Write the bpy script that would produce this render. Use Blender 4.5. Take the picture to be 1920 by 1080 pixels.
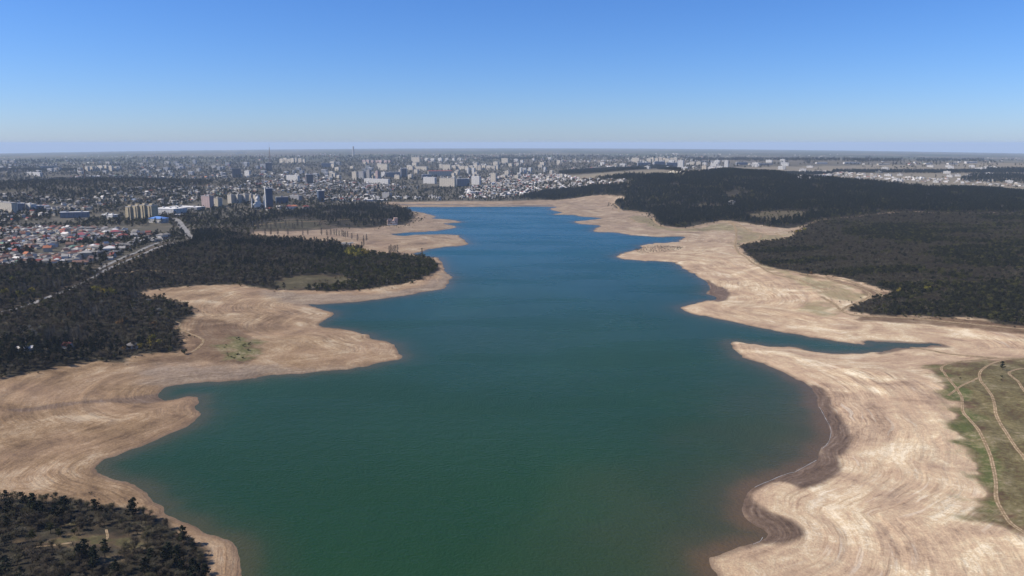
import bpy, math, random
import numpy as np
for o in list(bpy.data.objects): bpy.data.objects.remove(o)
SC = bpy.context.scene
COL = SC.collection
R = math.radians
RNG = np.random.default_rng(7)
random.seed(7)

# ------------------------------------------------------------ camera, sky, sun, exposure
CAM_H = 180.0
FPX = 960 / math.tan(R(33.0))                 # focal length in pixels of the 1920 px photograph
EYE_Y = 268.0                                 # photograph row of eye level
PITCH = math.atan((540 - EYE_Y) / FPX)
cd = bpy.data.cameras.new('camera')
cd.sensor_width = 36.0; cd.lens = 18.0 / math.tan(R(33.0))
cd.clip_start = 1.0; cd.clip_end = 250000.0
cam = bpy.data.objects.new('camera', cd); COL.objects.link(cam)
cam.location = (0, 0, CAM_H); cam.rotation_euler = (math.pi / 2 - PITCH, 0, 0)
SC.camera = cam

SUN_EL, SUN_AZ = 42.0, -96.0                  # azimuth clockwise from the viewing direction: from the left, a little behind
world = bpy.data.worlds.new('World'); SC.world = world; world.use_nodes = True
wn = world.node_tree.nodes; wl = world.node_tree.links
bg = wn['Background']; bg.inputs['Strength'].default_value = 0.078
sky = wn.new('ShaderNodeTexSky'); sky.sky_type = 'NISHITA'; sky.sun_disc = False
sky.sun_elevation = R(SUN_EL); sky.sun_rotation = R(SUN_AZ)
sky.altitude = 0.0; sky.air_density = 0.9; sky.dust_density = 0.25; sky.ozone_density = 10.0
hsv = wn.new('ShaderNodeHueSaturation'); hsv.inputs['Saturation'].default_value = 1.08
wl.new(sky.outputs[0], hsv.inputs['Color']); tint = wn.new('ShaderNodeMix'); tint.data_type = 'RGBA'; tint.blend_type = 'MULTIPLY'
tint.inputs['Factor'].default_value = 1.0; tint.inputs[7].default_value = (1.08, 1.10, 1.31, 1)      # the deep blue of the camera's sky
wl.new(hsv.outputs[0], tint.inputs[6]); wl.new(tint.outputs[2], bg.inputs['Color'])

sd_ = bpy.data.lights.new('sun', 'SUN'); sd_.energy = 4.8; sd_.angle = R(0.5); sd_.color = (1.0, 0.91, 0.79)
sun = bpy.data.objects.new('sun', sd_); COL.objects.link(sun)
sx = math.sin(R(SUN_AZ)) * math.cos(R(SUN_EL)); sy = math.cos(R(SUN_AZ)) * math.cos(R(SUN_EL)); sz = math.sin(R(SUN_EL))
from mathutils import Vector
sun.rotation_euler = Vector((sx, sy, sz)).to_track_quat('Z', 'Y').to_euler()
sun.location = (0, 0, 400)
SC.view_settings.view_transform = 'Standard'; SC.view_settings.look = 'None'
SC.view_settings.gamma = 1.0; SC.view_settings.exposure = 0.45
SC.render.engine = 'CYCLES'
SC.cycles.use_denoising = True
try: SC.cycles.denoiser = 'OPENIMAGEDENOISE'
except Exception: pass
SC.cycles.max_bounces = 5; SC.cycles.diffuse_bounces = 2; SC.cycles.glossy_bounces = 2
SC.cycles.transmission_bounces = 2; SC.cycles.volume_bounces = 1; SC.cycles.transparent_max_bounces = 8
SC.cycles.sample_clamp_indirect = 6.0
SC.cycles.use_adaptive_sampling = True; SC.cycles.adaptive_threshold = 0.01

# ------------------------------------------------------------ small helpers
def ray(px, py):
    cx = (px - 960) / FPX; cy = (540 - py) / FPX
    cp, sp = math.cos(PITCH), math.sin(PITCH)
    d = (cx, cp + cy * sp, -sp + cy * cp)
    return math.atan2(d[0], d[1]), -d[2] / math.hypot(d[0], d[1])      # azimuth, tan(depression)
def flat(px, py, z=0.0):
    a, t = ray(px, py); r = (CAM_H - z) / t
    return (r * math.sin(a), r * math.cos(a))
def catmull(P, n=4, closed=False):
    P = np.asarray(P, float); N = len(P); out = []
    rng = range(N if closed else N - 1)
    for i in rng:
        if closed: p0, p1, p2, p3 = P[(i-1) % N], P[i], P[(i+1) % N], P[(i+2) % N]
        else: p0, p1, p2, p3 = P[max(i-1, 0)], P[i], P[i+1], P[min(i+2, N-1)]
        for k in range(n):
            t = k / n
            out.append(0.5 * (2*p1 + (p2-p0)*t + (2*p0-5*p1+4*p2-p3)*t*t + (3*p1-p0-3*p2+p3)*t**3))
    if not closed: out.append(P[-1])
    return np.array(out)
def smooth(a, b, x):
    t = np.clip((x - a) / (b - a), 0, 1); return t * t * (3 - 2 * t)
_H = np.random.default_rng(3).random((256, 256))
def vnoise(x, y):
    xi = np.floor(x).astype(int); yi = np.floor(y).astype(int); fx = x - xi; fy = y - yi
    fx = fx*fx*(3-2*fx); fy = fy*fy*(3-2*fy)
    a = _H[xi & 255, yi & 255]; b = _H[(xi+1) & 255, yi & 255]; c = _H[xi & 255, (yi+1) & 255]; d = _H[(xi+1) & 255, (yi+1) & 255]
    return (a*(1-fx)+b*fx)*(1-fy) + (c*(1-fx)+d*fx)*fy
def fbm(x, y, o=4):
    s = 0; A = 0.5; T = 0
    for i in range(o):
        s = s + A * vnoise(x * 2**i + 17*i, y * 2**i + 31*i); T += A; A *= 0.5
    return s / T                                  # about 0..1
def poly_sd(X, Y, P):
    """signed distance to a closed polygon, positive inside"""
    P = np.asarray(P, float); n = len(P)
    d2 = np.full(X.shape, 1e18); ins = np.zeros(X.shape, bool)
    for i in range(n):
        ax, ay = P[i]; bx, by = P[(i+1) % n]
        ex, ey = bx-ax, by-ay; L = ex*ex + ey*ey
        if L < 1e-9: continue
        wx = X - ax; wy = Y - ay
        t = np.clip((wx*ex + wy*ey) / L, 0, 1)
        d2 = np.minimum(d2, (wx-ex*t)**2 + (wy-ey*t)**2)
        if ay != by:
            c = ((ay > Y) != (by > Y)) & (X < ex * (Y - ay) / (by - ay) + ax)
            ins ^= c
    d = np.sqrt(d2)
    return np.where(ins, d, -d)
def new_mesh(name, V, F, mats=(), fm=None, smooth_shade=False):
    me = bpy.data.meshes.new(name)
    V = np.asarray(V, np.float32)
    if isinstance(F, np.ndarray):
        n, k = F.shape
        me.vertices.add(len(V)); me.vertices.foreach_set('co', V.ravel())
        me.loops.add(n*k); me.loops.foreach_set('vertex_index', F.astype(np.int32).ravel())
        me.polygons.add(n); me.polygons.foreach_set('loop_start', np.arange(0, n*k, k, dtype=np.int32))
        me.update(calc_edges=True)
    else:
        me.from_pydata([tuple(map(float, v)) for v in V], [], F)
    for m in mats: me.materials.append(m)
    if fm is not None: me.polygons.foreach_set('material_index', np.asarray(fm, np.int32))
    if smooth_shade: me.polygons.foreach_set('use_smooth', np.ones(len(me.polygons), bool))
    me.update()
    return me
def link(name, data, parent=None, loc=None, rz=0.0, **props):
    o = bpy.data.objects.new(name, data); COL.objects.link(o)
    if parent is not None: o.parent = parent
    if loc is not None: o.location = loc
    if rz: o.rotation_euler = (0, 0, rz)
    for k, v in props.items(): o[k] = v
    return o
def fattr(me, name, arr, kind='FLOAT'):
    a = me.attributes.new(name, kind, 'POINT')
    key = {'FLOAT': 'value', 'INT': 'value', 'FLOAT_VECTOR': 'vector'}[kind]
    a.data.foreach_set(key, np.asarray(arr, np.int32 if kind == 'INT' else np.float32).ravel())

# node helper: N(tree) gives short constructors
class Nodes:
    def __init__(s, mat):
        s.t = mat.node_tree; s.n = s.t.nodes; s.l = s.t.links
    def put(s, inp, v):
        if v is None: return
        if hasattr(v, 'is_linked') or isinstance(v, bpy.types.NodeSocket): s.l.new(v, inp)
        else:
            if inp.type == 'RGBA' and len(v) == 3: v = (*v, 1)
            inp.default_value = v
    def attr(s, name):
        n = s.n.new('ShaderNodeAttribute'); n.attribute_name = name; return n.outputs['Fac']
    def math(s, op, a, b=None, c=None, clamp=False):
        n = s.n.new('ShaderNodeMath'); n.operation = op; n.use_clamp = clamp
        for i, v in enumerate((a, b, c)): s.put(n.inputs[i], v)
        return n.outputs[0]
    def mix(s, f, a, b, blend='MIX'):
        n = s.n.new('ShaderNodeMix'); n.data_type = 'RGBA'; n.blend_type = blend
        s.put(n.inputs['Factor'], f); s.put(n.inputs[6], a); s.put(n.inputs[7], b); return n.outputs[2]
    def noise(s, vec, scale=1.0, detail=4.0, rough=0.5, dist=0.0, dims='3D'):
        n = s.n.new('ShaderNodeTexNoise'); n.noise_dimensions = dims
        s.put(n.inputs['Vector'], vec); s.put(n.inputs['Scale'], scale); s.put(n.inputs['Detail'], detail)
        s.put(n.inputs['Roughness'], rough); s.put(n.inputs['Distortion'], dist); return n.outputs['Fac']
    def ramp(s, f, lo, hi):
        n = s.n.new('ShaderNodeMapRange'); n.interpolation_type = 'SMOOTHSTEP'
        s.put(n.inputs[0], f); s.put(n.inputs[1], lo); s.put(n.inputs[2], hi); return n.outputs[0]
    def cramp(s, f, stops):
        n = s.n.new('ShaderNodeValToRGB'); e = n.color_ramp.elements
        while len(e) < len(stops): e.new(0.5)
        for el, (p, c) in zip(e, stops): el.position = p; el.color = (*c, 1)
        s.put(n.inputs[0], f); return n.outputs[0]
    def comb(s, x, y, z):
        n = s.n.new('ShaderNodeCombineXYZ'); s.put(n.inputs[0], x); s.put(n.inputs[1], y); s.put(n.inputs[2], z); return n.outputs[0]
    def sep(s, v):
        n = s.n.new('ShaderNodeSeparateXYZ'); s.put(n.inputs[0], v); return n.outputs
    def pos(s): return s.n.new('ShaderNodeNewGeometry').outputs['Position']
    def normal(s): return s.n.new('ShaderNodeNewGeometry').outputs['Normal']
    def obj(s): return s.n.new('ShaderNodeTexCoord').outputs['Object']
    def rnd(s): return s.n.new('ShaderNodeObjectInfo').outputs['Random']
    def bump(s, h, strength=0.5, dist=1.0):
        n = s.n.new('ShaderNodeBump'); s.put(n.inputs['Height'], h); n.inputs['Strength'].default_value = strength
        n.inputs['Distance'].default_value = dist; return n.outputs[0]
def material(name, color=None, rough=0.9, spec=0.2):
    m = bpy.data.materials.new(name); m.use_nodes = True
    k = Nodes(m); b = m.node_tree.nodes['Principled BSDF']
    b.inputs['Roughness'].default_value = rough; b.inputs['Specular IOR Level'].default_value = spec
    if color is not None: k.put(b.inputs['Base Color'], color)
    return m, k, b
# ------------------------------------------------------------ the lake outline and the terrain
SHORE = [(457,1080),(455,1067),(450,1045),(437,1025),(412,1007),(385,997),(355,985),(330,972),(307,957),(287,937),(272,922),(257,910),(237,904),(212,897),(192,891),(181,885),(178,878),(185,869),(200,861),(225,852),(240,846),(275,832),(312,817),(345,800),(365,787),(374,777),(368,767),(369,757),(374,748),(366,744),(345,745),(325,749),(302,750),(297,740),(305,730),(325,722),(362,719),(425,714),(480,709),(490,706),(552,701),(615,695),(660,691),(690,686),(715,679),(752,672),(745,655),(735,645),(702,636),(685,627),(652,619),(620,615),(602,611),(601,605),(615,596),(624,590),(620,585),(600,579),(582,573),(577,571),(627,569),(665,566),(702,562),(740,557),(777,551),(802,545),(832,541),(835,535),(845,525),(846,519),(835,511),(832,500),(827,490),(820,484),(806,482),(785,479),(775,476),(790,472),(810,466),(837,463),(870,460),(876,455),(865,446),(850,440),(800,440),(750,442),(732,439),(762,436),(800,434),(845,429),(855,425),(840,421),(835,419),(865,417),(845,412),(812,410),(815,405),(775,396),(757,389),(800,388),(900,387.6),(1037,387.4),(1030,392),(1051,398),(1039,402),(1077,403),(1088,406),(1130,409),(1108,412),(1077,416),(1094,420.5),(1125,423),(1112,432.5),(1120,435),(1161,437),(1192,442),(1240,444),(1280,444),(1275,451),(1270,454),(1232,456),(1205,460),(1202,465),(1190,469),(1170,474),(1156,479.5),(1162,485),(1195,488),(1232,490),(1265,492.5),(1282,504),(1307,517),(1325,530),(1332,542),(1326,551),(1342,556),(1342,562),(1325,565),(1295,570),(1275,577),(1290,586),(1320,592),(1357,600),(1407,610),(1457,621),(1520,632),(1600,645),(1622,646),(1615,639),(1640,640),(1650,642),(1677,643),(1715,644),(1752,645),(1765,648),(1727,649.5),(1690,652),(1665,656),(1647,660),(1615,662),(1552,662),(1515,657),(1490,652),(1465,650),(1440,649),(1416,646),(1380,641),(1370,647),(1389,666),(1390,671),(1413,676.5),(1447,689),(1484,707),(1517,722),(1532,742),(1537,764),(1548,785),(1558,806),(1554,828),(1542,842),(1530,864),(1493,884),(1462,893.5),(1428,908),(1404,918),(1394,937),(1392,962),(1408,979),(1432,996),(1435,1006),(1411,1022),(1380,1029),(1336,1042),(1330,1051),(1337,1068),(1344,1080),(1352,1110),(1345,1180),(1360,1300),(1390,1500)]
sp = catmull(SHORE, 7)
shore_w = [flat(*p) for p in sp] + [(110, 90), (150, -220), (-110, -220), (-90, 120), flat(452, 1500), flat(470, 1300), flat(465, 1180)]
shore_w = np.array(shore_w)
# small wash-outs along the waterline
_j = 1.0 + 0.0 * shore_w[:, 0]
_rr = np.hypot(shore_w[:, 0], shore_w[:, 1])
shore_w[:, 0] += (fbm(shore_w[:, 0] / 9, shore_w[:, 1] / 9, 3) - .5) * 0.008 * _rr
shore_w[:, 1] += (fbm(shore_w[:, 0] / 9 + 40, shore_w[:, 1] / 9, 3) - .5) * 0.014 * _rr

HILL = [(0,700,9),(100,640,12),(250,620,10),(340,560,9),(60,560,16),(0,600,14),(200,520,14),(400,490,16),(560,480,18),(700,490,14),(600,530,9),(300,480,16),(100,490,12),(0,460,14),(200,450,10),(300,420,12),(400,420,12),(500,405,12),(620,395,14),(700,395,12),(0,400,14),(150,385,12),(300,380,12),(450,385,10),(600,368,5),(700,366,-4),(850,366,-6),(970,372,-4),(0,345,45),(120,338,50),(230,335,48),(330,339,42),(420,338,28),(520,345,15),(650,345,5),(800,348,0),(950,348,5),(1050,343,18),(1100,347,25),
 (0,960,9),(150,980,9),(300,1010,8),(100,1050,9),(0,830,9),(0,760,8),(60,900,7),
 (1080,368,8),(1150,362,25),(1150,380,8),(1250,388,18),(1230,408,8),(1350,405,14),(1300,350,55),(1200,338,60),(1130,326,60),(1230,317,70),(1280,323,76),(1370,319,84),(1450,328,78),(1550,337,68),(1650,343,58),(1750,353,48),(1850,355,40),(1920,361,38),(1450,380,35),(1600,390,36),(1750,400,32),(1900,410,28),(1500,436,12),(1650,450,24),(1800,480,24),(1920,500,20),(1600,500,14),(1750,550,14),(1900,570,10),(1700,580,9),(1890,800,12),(1920,900,12),(1860,700,9),(1800,620,7)]
cp_ = []
for px, py, z in HILL:
    a, t = ray(px, py); cp_.append((a, (CAM_H - z) / t, z))
def polar(px, r, z): cp_.append((ray(px, 300)[0], r, z))
for px in range(-600, 2521, 260):
    polar(px, 9000, 40); polar(px, 20000, 45); polar(px, 60000, 40); polar(px, 14000, 45)
for px, r, z in [(0,3700,18),(160,3700,18),(330,3600,16),(0,5200,20),(300,5200,20),(600,4500,2),(800,4500,2),(1000,4500,10),(600,6500,28),(800,6500,25),(1000,6500,28),(1200,4300,40),(1300,4300,34),(1200,5200,44),(1350,5200,44),(1400,3700,42),(1500,3700,34),(1600,3400,24),(1700,3300,15),(1850,3200,12),(1950,3200,12),(1500,5000,44),(1700,5000,44),(1900,5000,44),(1700,4000,26),(1900,4000,26),(1500,6500,60),(1700,6500,60),(1900,6500,58)]:
    polar(px, r, z)
for az in (-170,-130,-90,-60,60,90,130,170):
    for r in (120, 500, 1500, 4000): cp_.append((R(az), r, 10 if r < 3000 else 30))
cp_ = np.array(cp_)
SA, SR = 5.0, 2.4
cu, cv = cp_[:, 0] * SA, np.log(cp_[:, 1]) * SR
_K = np.hypot(cu[:, None] - cu[None], cv[:, None] - cv[None])
_A = np.zeros((len(cu)+1,)*2); _A[:-1, :-1] = -_K - 0.02*np.eye(len(cu)); _A[-1, :-1] = 1; _A[:-1, -1] = 1
_wt = np.linalg.solve(_A, np.append(cp_[:, 2], 0))
def hill(az, r):
    out = np.empty(az.size); a = az.ravel() * SA; l = np.log(np.maximum(r.ravel(), 50)) * SR
    for i in range(0, a.size, 60000):
        s = slice(i, i+60000)
        out[s] = -np.hypot(a[s][:, None] - cu[None], l[s][:, None] - cv[None]) @ _wt[:-1] + _wt[-1]
    return out.reshape(az.shape)

azs = np.concatenate([np.linspace(-180, -36.5, 50)[:-1], np.linspace(-36.5, 36.5, 1150), np.linspace(36.5, 180, 50)[1:]])
azs = np.radians(azs)
deps = np.concatenate([np.linspace(75, 34, 24)[:-1], np.arange(34, 10, -0.055), np.arange(10, 1.05, -0.028)])
rad = np.concatenate([CAM_H / np.tan(np.radians(deps)), np.geomspace(CAM_H / math.tan(R(1.05)) * 1.01, 66000, 90)])
NA, NR = len(azs), len(rad)
AZ, RR = np.meshgrid(azs, rad)                       # [row = radius, column = azimuth]
GX, GY = RR * np.sin(AZ), RR * np.cos(AZ)
SD = np.full(GX.shape, 1200.0)
near = RR < 3600
SD[near] = -poly_sd(GX[near], GY[near], shore_w)     # + on land, - in the water
def dam_band(X, Y): return smooth(2050, 2190, Y) * (1 - smooth(2700, 3000, Y)) * smooth(-390, -330, X) * (1 - smooth(120, 220, X))
land = np.maximum(SD, 0)
prof = np.where(land < 14, 0.085 * land, 1.19 + 0.035 * (land - 14))
prof = np.minimum(prof, 9.0)
Hh = hill(AZ, RR)
rough = (fbm(GX / 260, GY / 260, 4) - .5) * np.interp(RR, [0, 800, 2500, 6000, 66000], [3, 6, 14, 20, 30])
k = smooth(30, 260, land) * (1 - 0.75 * dam_band(GX, GY) * (1 - smooth(90, 240, land)))
GZ = prof * (1 - k) + (Hh + rough) * k
# low lobes and wash lines on the drained bed
GZ += np.where(SD > 0, smooth(4, 40, land) * (1 - smooth(160, 300, land)) * ((fbm(GX / 46 + 9, GY / 46, 3) - .5) * 3.0 + (fbm(land / 7, GX / 160 + GY / 130, 2) - .5) * 0.9), 0)
# the earth dam: a flat crest above its upstream slope
db = dam_band(GX, GY)
damz = np.interp(land, [0, 20, 75, 86, 150, 260], [0, 1.5, 8.0, 8.0, -2, -5])
GZ = GZ * (1 - db * (1 - smooth(180, 320, land))) + damz * db * (1 - smooth(180, 320, land))
GZ = np.where(SD > 0, np.where(land < 260, np.maximum(GZ, np.minimum(0.05 * land, 0.6)) * (1 - db) + GZ * db, GZ), np.maximum(0.09 * SD, -7))
GZ -= np.maximum(RR**2 - 4000.0**2, 0) / (2 * 6371000.0)                        # the curve of the earth
GZ -= 0.0050 * np.maximum(RR - 4000, 0) * np.clip(np.abs(AZ) / R(33), 0, 1.3)**2   # the plain falls away to both sides

def zat(x, y):
    x = np.asarray(x, float); y = np.asarray(y, float)
    a = np.arctan2(x, y); r = np.hypot(x, y)
    i = np.clip(np.interp(a, azs, np.arange(NA)), 0, NA-1.001); j = np.clip(np.interp(r, rad, np.arange(NR)), 0, NR-1.001)
    i0 = i.astype(int); j0 = j.astype(int); fi = i-i0; fj = j-j0
    return (GZ[j0, i0]*(1-fi)+GZ[j0, i0+1]*fi)*(1-fj) + (GZ[j0+1, i0]*(1-fi)+GZ[j0+1, i0+1]*fi)*fj
def grid_at(G, x, y):
    a = np.arctan2(x, y); r = np.hypot(x, y)
    i = np.clip(np.rint(np.interp(a, azs, np.arange(NA))), 0, NA-1).astype(int); j = np.clip(np.rint(np.interp(r, rad, np.arange(NR))), 0, NR-1).astype(int)
    return G[j, i]
def hit(px, py):
    """where the sight line through a photograph point meets the ground"""
    a, t = ray(px, py)
    i = float(np.interp(a, azs, np.arange(NA))); i0 = min(int(i), NA-2); f = i - i0
    prof_ = GZ[:, i0]*(1-f) + GZ[:, i0+1]*f
    d = CAM_H - rad*t - prof_
    w = np.nonzero(d < 0)[0]
    if len(w) == 0: r = 30000.0
    else:
        j = w[0]
        if j == 0: r = rad[0]
        else: r = rad[j-1] + (rad[j]-rad[j-1]) * d[j-1]/(d[j-1]-d[j])
    return (r*math.sin(a), r*math.cos(a))
def hitz(px, py):
    x, y = hit(px, py); return (x, y, float(zat(x, y)))
def region(P, n=3): return np.array([hit(*p) for p in catmull(P, n, True)])

# ---- the ground covers, each an outline on the land
REG = {}
REG['grove'] = [(-420,960),(-60,938),(30,934),(60,938),(130,936),(190,944),(235,950),(290,966),(320,988),(352,1010),(382,1038),(398,1075),(405,1130),(405,1220),(250,1300),(-100,1300),(-520,1100)]
REG['grove_clearing'] = [(55,1018),(90,1004),(130,996),(160,993),(205,992),(242,998),(268,1012),(240,1024),(215,1036),(222,1052),(205,1058),(165,1040),(120,1030),(80,1028)]
REG['wood_left'] = [(-520,640),(-80,596),(0,588),(60,574),(110,552),(150,537),(185,518),(215,506),(255,494),(300,470),(345,459),(360,452),(356,438),(400,433),(440,438),(500,447),(560,450),(600,452),(632,454),(645,464),(672,464),(694,474),(720,478),(790,482),(812,490),(822,500),(815,511),(800,519),(770,528),(740,534),(700,540),(650,545),(600,546),(550,545),(510,543),(470,536),(440,533),(380,535),(320,539),(268,546),(268,558),(310,563),(355,576),(362,590),(338,600),(331,614),(344,640),(338,657),(300,662),(250,667),(230,679),(180,677),(120,689),(60,697),(0,709),(-80,724),(-520,780)]
REG['dome'] = [(505,533),(520,524),(560,517),(610,515),(650,519),(665,527),(640,531),(610,537),(570,542),(525,542)]
REG['wood_road'] = [(-520,560),(-80,520),(0,508),(60,508),(110,512),(160,508),(200,500),(205,506),(180,514),(150,528),(110,544),(60,565),(0,579),(-80,590),(-520,636)]
REG['wood_cape'] = [(430,424),(470,410),(520,403),(560,397),(600,392),(650,386),(700,383),(735,386),(765,394),(775,402),(770,413),(750,421),(722,423),(690,426),(655,426),(625,424),(605,416),(560,410),(520,413),(480,420),(450,426)]
REG['fields_cape'] = [(462,426),(480,421),(520,414),(590,412),(600,420),(610,425),(560,430),(500,430),(470,430)]
REG['cape_ground'] = [(430,424),(470,410),(520,403),(600,392),(700,383),(740,386),(768,395),(778,405),(764,420),(740,422),(725,423),(690,428),(650,428),(610,430),(560,433),(470,433)]
REG['meadow_city'] = [(480,404),(500,398),(540,393),(600,391),(625,391),(600,396),(560,400),(520,404),(490,408)]
REG['pine_hill'] = [(975,370),(1005,363),(1040,358),(1080,354),(1112,351),(1150,346),(1185,343),(1170,338),(1112,335),(1150,331),(1190,328),(1230,329),(1280,326),(1340,321),(1370,318),(1400,321),(1440,327),(1500,332),(1560,337),(1640,343),(1720,351),(1760,354),(1830,353),(1880,355),(1930,361),(2350,380),(2350,398),(1920,399),(1860,398),(1800,399),(1750,398),(1700,396),(1640,401),(1600,406),(1560,409),(1530,414),(1500,425),(1470,428),(1440,424),(1400,418),(1375,414),(1350,414),(1320,419),(1300,425),(1275,427),(1250,424),(1232,416),(1222,402),(1200,397),(1165,393),(1150,386),(1155,378),(1175,372),(1158,366),(1120,366),(1080,371),(1040,375),(1000,373)]
REG['glade'] = [(1400,405),(1420,399),(1450,396),(1500,395),(1515,400),(1500,408),(1470,414),(1430,414),(1405,411)]
REG['glade_strip'] = [(1290,389),(1310,384),(1328,379),(1331,382),(1318,388),(1298,391)]
REG['bare_wood'] = [(1385,461),(1420,455),(1450,450),(1488,444),(1494,432),(1530,416),(1560,410),(1600,407),(1640,402),(1700,397),(1750,399),(1860,399),(1930,400),(2350,398),(2350,640),(1930,612),(1865,604),(1840,597),(1765,595),(1690,591),(1640,590),(1602,584),(1592,576),(1620,563),(1657,556),(1676,549),(1648,539),(1596,526),(1552,516),(1520,514),(1490,508),(1445,501),(1415,491),(1405,480)]
REG['crest_wood'] = [(1050,322),(1100,319),(1162,316),(1230,311.5),(1262,315),(1278,320),(1262,320),(1230,316.5),(1180,319),(1110,325),(1060,327)]
REG['grassland'] = [(1735,690),(1760,683),(1800,679),(1850,675),(1920,672),(2100,668),(2200,1050),(1940,1018),(1890,1000),(1850,985),(1815,970),(1835,930),(1840,900),(1830,870),(1810,830),(1790,800),(1785,760),(1765,720)]
REG['green_strip'] = [(1735,690),(1765,690),(1800,706),(1822,735),(1838,765),(1852,800),(1866,840),(1880,890),(1890,935),(1905,980),(1930,1005),(1890,1000),(1850,985),(1815,970),(1835,930),(1840,900),(1830,870),(1810,830),(1790,800),(1785,760),(1765,720)]
REG['wet_bay'] = [(1520,722),(1539,727),(1551,742),(1558,760),(1578,785),(1589,803),(1593,828),(1587,846),(1575,864),(1567,886),(1554,904),(1529,913),(1499,919),(1484,910),(1460,905),(1430,914),(1400,920),(1440,890),(1500,870),(1535,840),(1545,800),(1530,750)]
REG['wet_cove'] = [(1394,925),(1415,940),(1440,958),(1480,975),(1506,1000),(1480,1014),(1430,1022),(1400,1028),(1400,1005),(1405,985),(1380,950)]
REG['wet_small'] = [(1326,525),(1345,537),(1360,540),(1367,550),(1365,560),(1345,566),(1335,560),(1325,550)]
REG['wet_creek'] = [(1620,640),(1660,638),(1715,642),(1755,643),(1785,651),(1765,652),(1727,652),(1690,657),(1650,664),(1640,655)]
REG['gully'] = [(300,737),(300,752),(255,757),(200,755),(150,758),(100,765),(50,772),(20,768),(60,764),(110,756),(170,749),(240,745)]
REG['dry_patch'] = [(338,604),(370,598),(415,602),(455,615),(485,640),(492,660),(470,680),(420,684),(350,678),(300,680),(250,690),(235,684),(300,668),(345,655)]
REG['olive_patch'] = [(415,645),(440,632),(475,640),(485,660),(470,675),(425,672)]
REG['gravel_bank'] = [(250,690),(330,680),(420,682),(520,686),(600,690),(660,688),(600,700),(480,712),(380,720),(310,724),(280,716)]
REG['stone_cape'] = [(480,545),(560,549),(640,551),(720,548),(800,532),(838,505),(850,520),(838,545),(740,560),(620,572),(560,572)]
REG['bank_right'] = [(1600,600),(1680,604),(1760,611),(1850,620),(1930,628),(2100,640),(2100,620),(1920,610),(1850,602),(1750,594),(1640,590)]
REG['olive_flat'] = [(1505,568),(1540,562),(1580,575),(1560,588),(1530,590),(1508,580)]
REG['olive_flat2'] = [(1400,480),(1430,492),(1470,504),(1520,520),(1580,534),(1625,556),(1590,566),(1540,552),(1480,522),(1420,500)]
REG['pale_meadow'] = [(1060,331),(1110,326),(1180,320.5),(1232,318),(1265,321),(1290,325),(1240,328),(1190,327),(1150,329),(1110,334),(1080,337)]
REG['olive_flat3'] = [(1180,405),(1220,408),(1250,426),(1300,428),(1360,418),(1410,432),(1450,440),(1490,434),(1478,446),(1440,451),(1400,455),(1380,470),(1372,455),(1385,440),(1350,432),(1290,434),(1230,428),(1190,415)]
REG['forest_rim'] = [(1500,513),(1540,518),(1590,529),(1640,543),(1668,551),(1640,558),(1620,552),(1600,538),(1560,526),(1510,519)]
REG['upland_left'] = [(-520,530),(-80,500),(0,502),(110,505),(200,495),(310,450),(330,400),(400,412),(480,404),(470,440),(360,462),(250,502),(150,547),(60,587),(-80,602),(-520,650)]
REG['dry_plain'] = [(1375,314),(1480,312),(1700,309),(1940,309),(1940,356),(1760,350),(1640,340),(1500,330),(1420,322)]
REG['islet'] = [(1188,468),(1205,463),(1230,461),(1265,461),(1282,465),(1270,470),(1240,473),(1200,474)]
REG['west_ridge'] = [(-60,352),(0,345),(60,339),(120,335),(230,333),(330,336),(400,340),(370,350),(300,349),(240,350),(195,358),(150,368),(80,364),(0,360),(-60,362)]
REG['right_plantation'] = [(1800,339),(1830,328),(1950,331),(1960,343),(1880,343),(1830,342)]
REGW = {k_: region(v) for k_, v in REG.items()}
CITY_LINE = [(-700,520),(-80,515),(0,506),(110,510),(200,499),(310,456),(360,450),(355,430),(430,424),(470,411),(520,404),(600,393),(690,384),(735,378.5),(900,377.5),(1000,376),(1050,372),(1085,371),(1100,352),(1150,346),(1185,343),(1190,330),(1280,326),(1370,318.5),(1500,332.5),(1640,343.5),(1720,352),(1760,355),(1830,354),(1930,362),(2100,370),(2600,400)]
cl = [(ray(*p)[0], math.hypot(*hit(*p))) for p in CITY_LINE]
CL_A = np.array([c[0] for c in cl]); CL_R = np.array([c[1] for c in cl])
def beyond_city_line(x, y): return np.hypot(x, y) - np.interp(np.arctan2(x, y), CL_A, CL_R)

JIT = (fbm(GX / 14, GY / 14, 3) - .5)
def mask(names, soft=4.0, jit=14.0, px_soft=True):
    M = np.zeros(GX.shape)
    for n in names:
        P = REGW[n]; d0 = 80
        bb = (GX > P[:, 0].min()-d0) & (GX < P[:, 0].max()+d0) & (GY > P[:, 1].min()-d0) & (GY < P[:, 1].max()+d0)
        if not bb.any(): continue
        d = poly_sd(GX[bb], GY[bb], P) + jit * JIT[bb]
        M[bb] = np.maximum(M[bb], smooth(-soft, soft, d))
    return M
wood = mask(['grove','wood_left','wood_road','wood_cape','pine_hill','bare_wood','crest_wood','west_ridge','right_plantation'], 4, 16)
open_ = mask(['grove_clearing','dome','glade','glade_strip','fields_cape'], 5, 34)
cityd = beyond_city_line(GX, GY)
city = smooth(-10, 40, cityd + 30*JIT) * (1 - smooth(5200, 8200, RR))
farp = smooth(5200, 8200, RR)
wood = wood * (1 - open_ * np.where(RR < 500, 0.6, 0.32))
wood = np.maximum(wood, 0.8*smooth(260, 360, land)*((AZ < 0) | (np.abs(AZ) > R(37)))*(1 - open_))
wood = np.maximum(wood, np.maximum(0.82*mask(['cape_ground'], 6, 14), 0.85*mask(['upland_left'], 4, 10)))
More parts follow.
